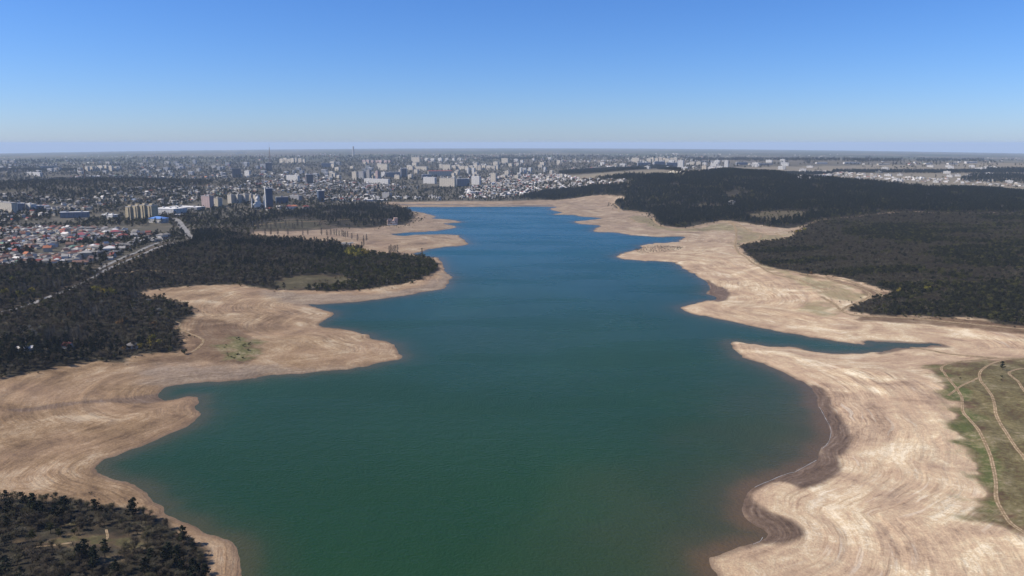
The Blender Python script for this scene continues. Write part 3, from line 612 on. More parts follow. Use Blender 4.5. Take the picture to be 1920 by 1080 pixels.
# ---- roads and tracks, needed before the trees so nothing grows on them
ROADS = {
 'road_lower': [(-60,594),(0,585),(50,574),(105,552),(150,534),(185,515),(210,501),(240,488),(268,477),(300,463),(342,452)],
 'road_upper': [(112,521),(145,515),(175,509),(205,495),(232,483),(262,471),(285,460),(312,452),(338,448)],
 'road_hill': [(359,448),(345,429),(333,414),(325,410)]}
TRACKS = {
 'a': [(1925,671),(1872,672),(1837,674),(1800,677.6),(1776,683),(1765,690),(1771,700),(1784,717),(1795,731),(1803,745),(1804,758),(1806,773),(1817,786),(1832,803),(1844,824),(1854,847),(1860,866),(1867,903),(1868,934),(1879,958),(1896,982),(1922,1000)],
 'b': [(1960,668),(1920,672),(1887,675),(1865,680),(1847,689),(1837,700),(1839,714),(1850,728.5),(1860,743),(1865,760),(1867,775),(1876,795),(1889,815),(1906,841),(1922,861),(1950,900)],
 'c': [(1960,688),(1920,691),(1902,694),(1892,699),(1897,706),(1910,717),(1922,735)],
 'd': [(1778,742),(1798,726.5),(1821,715.5),(1835,708)],
 'e': [(1373,418),(1380,432),(1380,450),(1379,462),(1385,474),(1397,481),(1410,492),(1427,501),(1452,514),(1495,524),(1520,534),(1550,544)],
 'f': [(1427,501),(1465,506),(1502,513),(1545,521),(1587,534),(1615,542),(1630,550),(1630,557),(1615,565),(1592,574),(1578,582)],
 'g': [(1540,556),(1552,563),(1565,571),(1576,581),(1595,590),(1627,593),(1665,594.5),(1715,597.5),(1790,604.5),(1865,611.5),(1925,617)],
 'h': [(1545,519),(1582,524),(1610,534),(1640,545),(1650,551)],
 'i': [(1224,408),(1230,419),(1247,425.5),(1275,429),(1305,425),(1331,419),(1359,415),(1374,421),(1381,432)],
 'j': [(1359,415),(1378,418),(1397,428),(1416,436),(1453,437),(1489,433),(1513,427)],
 'k': [(1453,437),(1465,443),(1473,448)],
 'l': [(1427,440),(1423,448),(1397,457),(1382,462)],
 'm': [(1397,457),(1444,451),(1481,445)],
 'n': [(1146,380),(1153,384),(1160,390),(1161,397),(1185,398),(1211,399)],
 'o': [(1182,409),(1191,416)],
 'p': [(468,424),(500,420),(540,416.5),(600,414.5),(650,412),(700,412)],
 'q': [(330,603),(338,608),(335,615),(348,622),(362,628),(376,634),(381,640),(372,652),(358,660)],
 'r': [(215,512),(240,511),(270,506),(320,512),(370,516)],
 's': [(62,1027),(85,1024),(110,1021),(135,1018)],
 't': [(199,993),(201,1001),(202,1007),(199,1012)],
 'u': [(1700,650),(1760,660),(1830,668),(1870,671)]}
def draped(pts, step=None):
    W = np.array([hit(*p) for p in pts]); W = catmull(W, 10); return W
ROADW = {k_: draped(v) for k_, v in ROADS.items()}
TRACKW = {k_: draped(v) for k_, v in TRACKS.items()}
KEEP = list(ROADW.values()) + [TRACKW[q] for q in 'efghijlnpqrst']
def ribbon(name, W, width, mat, lift, **props):
    d = np.gradient(W, axis=0); d /= np.linalg.norm(d, axis=1)[:, None] + 1e-9
    nrm = np.stack([-d[:, 1], d[:, 0]], -1); cols = 5
    Vv = []; u = []
    wob = 1 + 0.25*(fbm(W[:, 0]/9, W[:, 1]/9, 2)-.5)
    for j in range(cols):
        f = j/(cols-1) - 0.5; q = W + nrm*(f*width*wob)[:, None]
        dist = np.hypot(q[:, 0], q[:, 1])
        Vv.append(np.stack([q[:, 0], q[:, 1], zat(q[:, 0], q[:, 1]) + lift + dist*0.00012], -1)); u.append(np.full(len(W), f*2))
    n = len(W); Vv = np.stack(Vv, 1).reshape(-1, 3); u = np.stack(u, 1).ravel()
    F_ = [(i*cols+j, i*cols+j+1, (i+1)*cols+j+1, (i+1)*cols+j) for i in range(n-1) for j in range(cols-1)]
    me_ = new_mesh(name, Vv, F_, [mat], smooth_shade=True); fattr(me_, 'across', u)
    return link(name, me_, kind='structure', **props)
M_track, k, b = material('rutted_dirt', rough=0.95, spec=0.05)
ac = k.math('ABSOLUTE', k.attr('across')); nz = k.noise(k.pos(), 0.4, 4)
rut = k.math('SUBTRACT', 1.0, k.ramp(k.math('ABSOLUTE', k.math('SUBTRACT', ac, 0.55)), 0.15, 0.5))
k.put(b.inputs['Base Color'], k.mix(k.math('MULTIPLY', rut, k.ramp(nz, 0.36, 0.60)), (0.19,0.138,0.078), (0.35,0.265,0.17)))
M_road, k, b = material('worn_concrete_road', rough=0.85); k.put(b.inputs['Base Color'], k.cramp(k.noise(k.pos(), 0.15, 4), [(0.35,(0.15,0.145,0.135)), (0.65,(0.26,0.25,0.23))]))
ribbon('road', ROADW['road_lower'], 6.0, M_road, 0.3, label='pale road running between the dark woods')
ribbon('road', ROADW['road_upper'], 7.0, M_road, 0.3, label='pale road under the edge of the suburb')
ribbon('road', ROADW['road_hill'], 14, M_road, 0.35, label='bright straight road dropping past the blue roofed hall')
for k_, W in TRACKW.items():
    wd = {'s': 1.4, 't': 1.2, 'd': 1.8}.get(k_, 2.1 if k_ in 'abcq' else 4.5)
    ribbon('dirt_track', W, wd, M_track, 0.06, label='pale dirt track worn over dry ground')

# ---- where each kind grows; the nearest of a kind become things, the rest one mass
T = {k_: [] for k_ in KIND}                             # (x, y, scale, place)
def add(key, X, Y, s, place):
    for x, y, q in zip(X, Y, np.broadcast_to(s, X.shape)): T[key].append((float(x), float(y), float(q), place))
def split(X, Y, p_list):
    n = fbm(X/70, Y/70, 3); u = RNG.uniform(0, 1, len(X))*0.55 + n*0.9 - 0.22
    out = []; lo = 0.0
    for p in p_list: out.append((u >= lo) & (u < lo+p) if lo > 0 else u < lo+p); lo += p
    return out
# the grove in the near corner
X, Y = spread('grove', 4.3, 1.5, ['grove_clearing']); kk = clear_of(X, Y, KEEP, 2.0); X, Y = X[kk], Y[kk]
pp, bb_, ll_ = split(X, Y, (0.30, 0.48, 0.5))
add('pine_tree', X[pp], Y[pp], RNG.uniform(0.6, 1.0, pp.sum()), 'grove'); add('bare_tree', X[bb_], Y[bb_], RNG.uniform(0.65, 1.0, bb_.sum()), 'grove'); add('bare_shrub', X[ll_], Y[ll_], RNG.uniform(0.8, 1.2, ll_.sum()), 'grove')
for px, py, s in [(248,973,1.05),(185,968,0.95),(120,970,1.1),(62,968,1.15),(75,974,0.9),(18,972,0.9),(103,978,0.9),(165,1050,1.0),(150,1055,0.9),(175,1058,0.85),(197,1046,0.85)]:
    x, y = hit(px, py); T['pine_tree'].append((x, y, s, 'grove'))
for px, py, s in [(110,1007,0.7),(140,1003,0.55),(195,1035,0.6),(60,1015,0.8),(95,1000,0.8)]:
    x, y = hit(px, py); T['leafy_tree'].append((x, y, s, 'clearing'))
# the wood along the near inlet and the peninsula
X, Y = spread('wood_left', 5.6, 2.0, ['dome']); kk = clear_of(X, Y, KEEP, 4.6); X, Y = X[kk], Y[kk]
tip = smooth(-330, -240, X + 0.0*Y) * smooth(640, 760, Y)       # greener towards the cape
u = RNG.uniform(0, 1, len(X)); gr = u < 0.13 + 0.62*tip + 0.5*(fbm(X/60, Y/60, 2) - .55)
pn = ~gr & (RNG.uniform(0, 1, len(X)) < 0.10 + 0.8*np.maximum(fbm(X/90+7, Y/90, 2) - .52, 0)*4)
rest_ = ~gr & ~pn; sb = rest_ & (RNG.uniform(0, 1, len(X)) < 0.35); bt = rest_ & ~sb
add('leafy_tree', X[gr], Y[gr], RNG.uniform(0.6, 1.1, gr.sum()), 'wood'); add('pine_tree', X[pn], Y[pn], RNG.uniform(0.6, 0.95, pn.sum()), 'wood')
add('bare_shrub', X[sb], Y[sb], RNG.uniform(0.9, 1.5, sb.sum()), 'wood'); add('bare_tree', X[bt], Y[bt], RNG.uniform(0.8, 1.35, bt.sum()), 'wood')
X, Y = spread('wood_road', 6.0, 2.0); kk = clear_of(X, Y, KEEP, 5); X, Y = X[kk], Y[kk]; u = RNG.uniform(0, 1, len(X))
add('bare_tree', X[u < .6], Y[u < .6], 1.15, 'road'); add('pine_tree', X[(u > .6) & (u < .75)], Y[(u > .6) & (u < .75)], 0.9, 'road'); add('leafy_tree', X[u > .75], Y[u > .75], 1.0, 'road')
X, Y = spread('upland_left', 11, 1.0); kk = clear_of(X, Y, KEEP, 5); X, Y = X[kk], Y[kk]; u = RNG.uniform(0, 1, len(X)); add('bare_tree', X[u < .5], Y[u < .5], 0.9, 'road'); add('leafy_tree', X[u > .5], Y[u > .5], 0.8, 'road')
X, Y = spread('dome', 7, 1.0); kk = fbm(X/22, Y/22, 3) > .50; X, Y = X[kk], Y[kk]; add('bare_shrub', X, Y, RNG.uniform(.35, .8, len(X)), 'dome')
X, Y = spread('wood_cape', 8.5, 2.0, ['fields_cape']); kk = clear_of(X, Y, KEEP, 7); X, Y = X[kk], Y[kk]; kk = fbm(X/40, Y/40, 3) > 0.37; X, Y = X[kk], Y[kk]; u = RNG.uniform(0, 1, len(X))
add('pine_tree', X[u < .5], Y[u < .5], RNG.uniform(.8, 1.15, (u < .5).sum()), 'cape'); add('leafy_tree', X[(u > .5) & (u < .7)], Y[(u > .5) & (u < .7)], 0.9, 'cape'); add('bare_tree', X[u > .7], Y[u > .7], 1.0, 'cape')
# the pine hill, the crest, the far plantations
X, Y = spread('pine_hill', 6.6, 2.0, ['glade', 'glade_strip']); kk = clear_of(X, Y, KEEP, 6) & (fbm(X/45, Y/45, 3) > 0.33); X, Y = X[kk], Y[kk]
u = RNG.uniform(0, 1, len(X)); ol = (u < 0.13) | (fbm(X/80 + 11, Y/80, 3) > 0.63) & (u < .55)
add('pine_tree', X[~ol], Y[~ol], RNG.uniform(0.65, 1.3, (~ol).sum()), 'hill'); add('leafy_tree', X[ol], Y[ol], RNG.uniform(.7, 1.1, ol.sum()), 'hill')
for nm in ('glade', 'glade_strip'):
    X, Y = spread(nm, 15, 2); add('leafy_tree', X, Y, RNG.uniform(.4, .8, len(X)), 'glade')
X, Y = spread('crest_wood', 10, 2); add('pine_tree', X, Y, 1.1, 'hill')
X, Y = spread('right_plantation', 14, 2); add('pine_tree', X, Y, 1.3, 'far')
X, Y = spread('west_ridge', 15, 2); u = RNG.uniform(0, 1, len(X)); add('pine_tree', X[u < .35], Y[u < .35], 1.0, 'far'); add('bare_tree', X[u > .35], Y[u > .35], 1.25, 'far')
# the leafless scrub wood on the right bank
X, Y = spread('bare_wood', 4.5, 1.5); kk = clear_of(X, Y, KEEP, 4.5); X, Y = X[kk], Y[kk]
dk = fbm(X/110 + 3, Y/60, 3); u = RNG.uniform(0, 1, len(X))
ev = (dk > 0.57) & (u < 0.7) | (u < 0.05); lf = ~ev & ((dk > 0.50) & (u > 0.80)); sh_ = ~ev & ~lf
add('dark_bush', X[ev], Y[ev], RNG.uniform(0.7, 1.1, ev.sum()), 'scrub'); add('leafy_tree', X[lf], Y[lf], RNG.uniform(0.6, 0.9, lf.sum()), 'scrub'); add('bare_shrub', X[sh_], Y[sh_], RNG.uniform(0.7, 1.3, sh_.sum()), 'scrub')
X, Y = spread('islet', 5, 1); add('bare_shrub', X, Y, RNG.uniform(.3, .6, len(X)), 'islet')

# the woods thin out into bushes along their edges
for nm, key, wid, dens in (('wood_left','bare_shrub',16,7.0),('wood_left','leafy_tree',12,9.0),('bare_wood','bare_shrub',22,6.5),('bare_wood','leafy_tree',14,10.0),('pine_hill','leafy_tree',26,10.0),('pine_hill','pine_tree',18,12.0),('grove','bare_shrub',9,5.0),('wood_cape','leafy_tree',45,8.0),('wood_cape','bare_shrub',55,7.0)):
    P = REGW[nm]; x0, y0 = P.min(0) - 30; x1, y1 = P.max(0) + 30; n_ = int((x1-x0)*(y1-y0)/dens**2)
    X, Y = RNG.uniform(x0, x1, n_), RNG.uniform(y0, y1, n_); d = poly_sd(X, Y, P); kk = (d < 1) & (d > -wid*RNG.uniform(0, 1, n_)**1.8) & (fbm(X/25, Y/25, 2) > .42) & clear_of(X, Y, KEEP, 3.0)
    X, Y = X[kk], Y[kk]; kk = grid_at(SD, X, Y) > 14; X, Y = X[kk], Y[kk]
    add(key, X, Y, RNG.uniform(.25, .7, len(X)), {'wood_left': 'wood', 'bare_wood': 'scrub', 'pine_hill': 'hill', 'grove': 'grove', 'wood_cape': 'cape'}[nm])
PLACE = {'grove': 'in the dense grove on the near corner of the shore', 'clearing': 'round the grassy clearing of the near grove', 'wood': 'in the wood between the inlet and the road',
 'road': 'in the belt between the two pale roads', 'dome': 'on the bare grassy dome in the wood', 'cape': 'on the low cape below the towers', 'hill': 'in the pine forest on the hill',
 'glade': 'in the glade of the pine forest', 'far': 'on the far wooded ridge', 'scrub': 'in the scrub wood on the sandy bank', 'islet': 'on the stony islet off the pale spit'}
LOOK = {'pine_tree': ('dark green pine', 'pine tree', 'dark pines '), 'bare_tree': ('leafless grey brown tree', 'bare tree', 'leafless trees '), 'bare_shrub': ('leafless brown bush', 'bush', 'leafless bushes '),
 'leafy_tree': ('olive green leafy tree', 'leafy tree', 'olive green trees '), 'dark_bush': ('dark round evergreen bush', 'bush', 'dark evergreen bushes ')}
rest = {}
SHOWN = {'pine_tree': 290, 'bare_tree': 290, 'bare_shrub': 270, 'leafy_tree': 255, 'dark_bush': 200}
for key, cap in SHOWN.items():
    def size_seen(q):
        r_ = math.hypot(q[0], q[1]); px_in = abs(math.atan2(q[0], q[1])) < R(33.5) and CAM_H/r_ < math.tan(R(30.5))
        return (q[2]/r_) if px_in else 0
    L = sorted(T[key], key=size_seen, reverse=True)
    a, c, gpl = LOOK[key]
    for q in L[:cap]:
        near_ = math.hypot(q[0], q[1]) < 800
        plant(key, q[0], q[1], q[2], a + ' ' + PLACE[q[3]], c, gpl + PLACE[q[3]], parts=near_)
    rest[key] = L[cap:]
def mass(name, label, keys):
    pts = []; scl = []; pick = []; off = 0
    for key in keys:
        nv = len(KIND[key]['one'])
        for x, y, s, _ in rest[key]: pts.append((x, y)); scl.append(s); pick.append(off + random.randrange(nv))
        off += nv
    pts = np.array(pts); z = zat(pts[:, 0], pts[:, 1])
    stuff(name, label, np.column_stack([pts, z]), np.array(scl), keys, np.array(pick))
mass('pine_forest', 'dark evergreen forest on the hill and round the lake', ['pine_tree'])
mass('bare_woodland', 'leafless grey brown woodland on both banks', ['bare_tree', 'bare_shrub'])
mass('olive_woodland', 'olive green leafy trees and dark bushes mixed through the woods', ['leafy_tree', 'dark_bush'])

# ---- trees one can tell apart
def one(key, px, py, s, label, cat, group=None, parts=None, squash=1.0):
    x, y = hit(px, py); return plant(key, x, y, s, label, cat, group, parts=(math.hypot(x, y) < 900) if parts is None else parts, squash=squash)
one('pine_tree', 1880, 694, 0.72, 'lone small dark tree beside the looping dirt track on brown grass', 'tree')
one('leafy_tree', 346, 664, 0.95, 'lone dark spreading tree on the sand at the tip of the wood', 'tree')
one('leafy_tree', 320, 661, 0.75, 'dark round bush beside the lone tree on the sand', 'bush')
one('bare_tree', 126, 685, 1.0, 'slim tree standing out on the sand below the wood', 'tree')
one('rusty_tree', 1521, 516, 0.9, 'small rusty tree standing by the track at the forest edge', 'tree')
one('leafy_tree', 1217, 406, 1.3, 'dark round tree alone beside the forked dirt track', 'tree')
one('poplar_tree', 791, 481, 1.0, 'lone column shaped poplar at the outer end of the wooded cape', 'poplar tree', squash=1.5)
def row(key, pts, s, label, cat, group, squash=1.0):
    for px, py in pts: one(key, px + random.uniform(-1, 1), py + random.uniform(-.4, .4), s*random.uniform(0.8, 1.2), label, cat, group, parts=False, squash=squash*(1.45 if key == 'poplar_tree' else 1.0))
row('poplar_tree', [(468+i*5.6+(i % 3)*1.5, 426+(i % 4)*1.6) for i in range(18)], 0.95, 'bare poplar in the long line across the head of the sandy bay', 'poplar tree', 'poplars lining the head of the bay', 1.1)
row('poplar_tree', [(476,441),(497,441),(509,441),(522,441),(540,441),(569,442),(578,441),(603,441),(614,443),(620,442),(627,441),(630,442),(636,443),(641,443),(645,445),(648,446),(653,445)], 0.85, 'bare poplar at the wood edge in front of the sandy bay', 'poplar tree', 'poplars in front of the sandy bay', 1.1)
row('poplar_tree', [(660,449),(671,452),(682,453),(687,452),(681,462),(679,466)], 0.95, 'poplar beside the white roofed campsite', 'poplar tree', 'poplars beside the campsite')
row('poplar_tree', [(628,462),(633,466),(645,475),(650,477),(654,477),(647,474)], 0.85, 'brown poplar between the campsite and the yellow tree clump', 'poplar tree', 'poplars by the yellow clump', 1.1)
row('poplar_tree', [(729,475),(733,475),(740,475),(746,476),(737,475)], 0.9, 'poplar in the short row on the back of the wooded cape', 'poplar tree', 'poplars on the back of the cape', 1.2)
row('poplar_tree', [(240+i*3.1, 560+(i % 3)*1.5) for i in range(8)], 0.75, 'pale bare poplar in the stand at the inner end of the sand inlet', 'poplar tree', 'pale poplars by the sand inlet')
row('poplar_tree', [(88+i*5.5, 646-(i % 4)*3) for i in range(14)], 0.85, 'pale bare poplar in the upright stand deep in the wood', 'poplar tree', 'pale poplars deep in the wood')
row('poplar_tree', [(140+i*6, 600-(i % 3)*6) for i in range(12)], 0.85, 'grey bare poplar in the middle of the wood', 'poplar tree', 'grey poplars in the middle of the wood')
row('poplar_tree', [(20+i*9, 558-i*1.6) for i in range(12)], 0.85, 'bare poplar behind the pale road under the suburb', 'poplar tree', 'poplars behind the road')
row('poplar_tree', [(640+i*7, 424+(i % 2)) for i in range(3)]+[(590,424),(600,425)], 0.8, 'poplar on the low ground of the cape', 'poplar tree', 'poplars on the cape', 1.2)
for px, py, s in [(652,482,1.5),(660,481,1.6),(655,484,1.35),(664,482,1.25),(673,481,1.3),(681,480,1.25),(688,482,1.05),(668,486,1.1),(677,486,1.0)]:
    one('yellow_tree', px, py, s*1.4, 'bright yellow green tree of the clump standing on the wooded cape', 'tree', 'yellow green clump on the cape', parts=False)
row('yellow_tree', [(178,550),(186,551),(195,553),(203,555),(214,556)], 1.3, 'yellow green tree in the strip beside the inlet poplars', 'tree', 'yellow green trees by the inlet poplars')
row('yellow_tree', [(3,558),(12,556),(38,560)], 1.5, 'yellow tree among dark trees behind the pale road', 'tree', 'yellow trees behind the road')
one('yellow_tree', 60, 556, 1.4, 'olive yellow tree behind the road next to bare poplars', 'tree'); one('yellow_tree', 24, 530, 1.2, 'yellow green tree on the field below the suburb', 'tree')
row('yellow_tree', [(262,656),(283,655),(297,653),(285,645)], 1.05, 'yellow green tree beside the white villa in the wood', 'tree', 'spring green trees beside the villa')
row('yellow_tree', [(1684,551),(1688,548),(1736,546),(1743,545)], 0.75, 'yellow bush at the edge of the scrub wood', 'bush', 'yellow bushes in the scrub wood')
row('rusty_tree', [(1704,543),(1712,542),(1722,543),(1884,562),(1860,494),(1832,578)], 0.7, 'rusty orange bush in the leafless scrub wood', 'bush', 'rusty bushes in the scrub wood')
row('rusty_tree', [(231,659),(287,618),(225,612),(234,611),(132,600)], 1.2, 'rusty orange tree in the leafless wood', 'tree', 'rusty trees in the wood')
row('yellow_tree', [(1494,438),(1500,437),(1508,434)], 1.0, 'olive yellow tree where the scrub wood meets the tracks', 'tree', 'olive yellow trees by the tracks')
row('blossom_tree', [(152,568),(190,574),(222,573),(256,572),(252,582),(281,572),(138,566),(300,590)], 1.25, 'pale blossoming tree dotted over the wood', 'tree', 'blossoming trees in the wood')
row('blossom_tree', [(40,626),(54,622),(62,629),(78,624),(44,640),(14,638),(72,634)], 1.35, 'whitish blossoming tree in the dark end of the wood', 'tree', 'blossoming trees in the dark end of the wood')
row('leafy_tree', [(1195,469),(1222,470),(1270,466),(1274,466),(1232,463)], 0.4, 'dark bush on the stony islet off the spit', 'bush', 'dark bushes on the islet')
X, Y = spread('olive_patch', 7, 2); kk = fbm(X/14, Y/14, 2) > .5
for x, y in zip(X[kk], Y[kk]): plant('leafy_tree', x, y, random.uniform(.14, .32), 'low green bush on the dry patch above the sandy spit', 'bush', 'bushes on the dry patch', parts=False, squash=1.6)
for nm, key, n, lab in (('grassland', 'leafy_tree', 14, 'low green bush dotted on the brown grassland'),):
    X, Y = spread(nm, 26, 6); sel = RNG.permutation(len(X))[:n]
    for i in sel:
        if clear_of(X[i:i+1], Y[i:i+1], list(TRACKW.values()), 4)[0]: plant(key, X[i], Y[i], random.uniform(0.12, 0.26), lab, 'bush', 'bushes dotted on the grassland', parts=False, squash=1.6)
# ------------------------------------------------------------ houses
def flat_mat(name, c, var=0.25, rough=0.85):
    m, k, b = material(name, rough=rough, spec=0.2)
    k.put(b.inputs['Base Color'], k.mix(k.noise(k.obj(), 0.6, 4, 0.65), tuple(v*(1-var) for v in c), tuple(min(0.9, v*(1+var)) for v in c))); return m
def panel_mat(name, wall, glass=(0.06,0.075,0.10), floor=3.0, bay=3.3, frac=0.5):
    """a facade: rows of windows and balconies on the panels"""
    m, k, b = material(name, rough=0.8, spec=0.3)
    x, y, z = k.sep(k.obj())
    fz = k.math('FRACT', k.math('DIVIDE', z, floor)); fx = k.math('FRACT', k.math('DIVIDE', k.math('ADD', x, y), bay))
    win = k.math('MULTIPLY', k.math('MULTIPLY', k.math('GREATER_THAN', fz, 0.32), k.math('LESS_THAN', fz, 0.82)), k.math('LESS_THAN', fx, frac))
    strip = k.math('LESS_THAN', k.math('FRACT', k.math('DIVIDE', k.math('ADD', x, y), bay*3)), 0.30)
    base = k.mix(k.math('MULTIPLY', strip, 0.45), wall, tuple(v*0.55 for v in wall))
    base = k.mix(k.math('MULTIPLY', k.noise(k.obj(), 0.08, 3), 0.3), base, tuple(v*0.7 for v in wall))
    k.put(b.inputs['Base Color'], k.mix(win, base, glass)); return m
ROOF = {'grey': flat_mat('grey_slate_roof', (0.17,0.16,0.145)), 'pale grey': flat_mat('pale_sheet_roof', (0.31,0.295,0.27)), 'white': flat_mat('white_sheet_roof', (0.55,0.53,0.50), 0.12),
        'red': flat_mat('red_tile_roof', (0.22,0.065,0.05)), 'brown': flat_mat('brown_tile_roof', (0.17,0.10,0.075)), 'orange': flat_mat('orange_tile_roof', (0.36,0.14,0.07)),
        'blue': flat_mat('blue_sheet_roof', (0.12,0.165,0.24)), 'pink': flat_mat('pink_tile_roof', (0.27,0.075,0.09)), 'green': flat_mat('green_sheet_roof', (0.12,0.20,0.15))}
WALL = {'cream': flat_mat('cream_render', (0.40,0.35,0.27), 0.1), 'white': flat_mat('white_render', (0.55,0.53,0.49), 0.08), 'brick': flat_mat('brick_wall', (0.27,0.19,0.14)), 'grey': flat_mat('grey_render', (0.34,0.33,0.31), 0.12)}
M_glass, k, b = material('window_glass', (0.05,0.065,0.085), 0.2, 0.5)
M_door, k, b = material('wood_door', (0.12,0.075,0.05), 0.7)
def gable(w, d, h, rh, ov=0.5):
    W = [(-w/2,-d/2,-1.5),(w/2,-d/2,-1.5),(w/2,d/2,-1.5),(-w/2,d/2,-1.5),(-w/2,-d/2,h),(w/2,-d/2,h),(w/2,d/2,h),(-w/2,d/2,h),(-w/2,0,h+rh-.05),(w/2,0,h+rh-.05)]
    wf = [(0,1,5,4),(2,3,7,6),(1,2,6,9,5),(3,0,4,8,7)]
    a, c = w/2+ov, d/2+ov; s = rh/(d/2)*ov; t = 0.22
    r = [(-a,-c,h-s),(a,-c,h-s),(a,0,h+rh),(-a,0,h+rh),(a,c,h-s),(-a,c,h-s)]
    r2 = [(x,y,z+t) for x,y,z in r]
    rf = [(6,7,8,9),(9,8,10,11),(1,0,3,2),(2,3,5,4),(0,1,7,6),(4,5,11,10),(0,6,9,3),(3,9,11,5),(1,2,8,7),(2,4,10,8)]
    return (W, wf), (r+r2, rf)
def hip(w, d, h, rh, ov=0.6):
    W = [(-w/2,-d/2,-1.5),(w/2,-d/2,-1.5),(w/2,d/2,-1.5),(-w/2,d/2,-1.5),(-w/2,-d/2,h),(w/2,-d/2,h),(w/2,d/2,h),(-w/2,d/2,h)]
    wf = [(0,1,5,4),(1,2,6,5),(2,3,7,6),(3,0,4,7),(4,5,6,7)]
    a, c = w/2+ov, d/2+ov; q = max(a-c, 0.3)
    r = [(-a,-c,h),(a,-c,h),(a,c,h),(-a,c,h),(-q,0,h+rh),(q,0,h+rh),(-a,-c,h+.22),(a,-c,h+.22),(a,c,h+.22),(-a,c,h+.22)]
    rf = [(3,2,1,0),(0,1,7,6),(1,2,8,7),(2,3,9,8),(3,0,6,9),(6,7,5,4),(7,8,5),(8,9,4,5),(9,6,4)]
    return (W, wf), (r, rf)
SHAPES = [gable(10,8,3.2,2.6), gable(12,8,3.4,2.2), hip(11,9,3.4,2.6), hip(13,10,5.8,2.8), gable(9,7,5.6,2.6), hip(9,9,3.2,2.4), gable(15,7,3.0,1.8)]
_wm, _rm = {}, {}
def wall_mesh(i, c):
    if (i, c) not in _wm: _wm[i, c] = new_mesh('wall', *SHAPES[i][0], [WALL[c]])
    return _wm[i, c]
def roof_mesh(i, c):
    if (i, c) not in _rm: _rm[i, c] = new_mesh('roof', *SHAPES[i][1], [ROOF[c]])
    return _rm[i, c]
def slab(x0, x1, y0, y1, z0, z1, b=0):
    v = [(x0,y0,z0),(x1,y0,z0),(x1,y1,z0),(x0,y1,z0),(x0,y0,z1),(x1,y0,z1),(x1,y1,z1),(x0,y1,z1)]
    return v, [tuple(q+b for q in f) for f in ((3,2,1,0),(4,5,6,7),(0,1,5,4),(1,2,6,5),(2,3,7,6),(3,0,4,7))]
def slabs(name, L, mat):
    v, f = [], []
    for s in L: a, c = slab(*s, b=len(v)); v += a; f += c
    return new_mesh(name, v, f, [mat])
CH = slabs('chimney', [(-0.35,0.35,-0.35,0.35,-0.6,1.5)], WALL['brick'])
def house(x, y, i, wc, rc, rz, s, label, group=None, chimney=False):
    o = link('house', None, loc=(x, y, float(zat(x, y))), rz=rz, label=label, category='house'); o.scale = (s, s, s)
    if group: o['group'] = group
    link('wall', wall_mesh(i, wc), o); r = link('roof', roof_mesh(i, rc), o)
    if chimney: c = link('chimney', CH, r, loc=(1.6, 0.0, 5.6 if i < 3 else 8.2)); 
    return o
HZ = {'near': [(-60,432),(0,428),(60,428),(150,427),(230,430),(250,440),(262,450),(245,466),(225,480),(205,490),(160,497),(90,502),(0,503),(-60,505)],
      'west': [(-40,368),(60,366),(110,373),(180,371),(190,360),(240,352),(330,349),(420,350),(475,350),(480,364),(430,365),(380,372),(330,384),(230,379),(150,400),(60,412),(0,424),(-40,428)],
      'mid': [(440,347),(560,336),(700,344),(760,350),(790,354),(700,361),(720,373),(640,379),(560,373),(500,356)],
      'east': [(890,345),(940,332),(1040,327),(1100,336),(1165,337),(1180,344),(1100,351),(1030,359),(970,369),(890,374),(870,366)],
      'road': [(245,437),(300,440),(322,446),(300,455),(262,458)],
      'far right': [(1480,322),(1560,330),(1640,335),(1700,340),(1800,345),(1930,351),(1930,343),(1750,335),(1640,329),(1560,322)]}
HZT = {'near': 'in the suburb beside the pale road', 'west': 'on the slope under the west ridge', 'mid': 'below the old town near the blue towers', 'east': 'in the suburb under the pine hill',
       'road': 'by the pale road under the suburb', 'far right': 'in the village behind the pine hill'}
HZG = {'near': (11.8, (.50,.17,.04,.08,.15,.025,.015,.0,.02)), 'west': (30, (.48,.28,.09,.05,.08,.0,.01,.0,.02)), 'mid': (30, (.46,.28,.12,.05,.07,.0,.02)), 'east': (21, (.26,.32,.27,.06,.06,.02,.01)), 'road': (22, (.4,.3,.1,.1,.1)), 'far right': (32, (.22,.38,.36,.02,.02))}
RC = ['grey','pale grey','white','red','brown','orange','blue','pink','green']
HS = []
for z_, P in HZ.items():
    REGW['h_'+z_] = region(P, 2); step, w_ = HZG[z_]; X, Y = spread('h_'+z_, step, 1)
    n = fbm(X/120, Y/120, 3); kk = (n > 0.31) & clear_of(X, Y, list(ROADW.values()), 12)
    for x, y in zip(X[kk], Y[kk]):
        w9 = list(w_) + [0]*(9-len(w_))
        HS.append((x, y, random.randrange(len(SHAPES)), random.choices(['cream','white','brick','grey'], (.3,.3,.2,.2))[0], random.choices(RC, w9)[0], z_, (0.35 if vnoise(np.array(x/200), np.array(y/200)) > .5 else -0.5) + random.choice((0, math.pi/2)) + random.gauss(0, .08), random.uniform(.62, 0.98) if z_ == 'near' else random.uniform(.8, 1.15)))
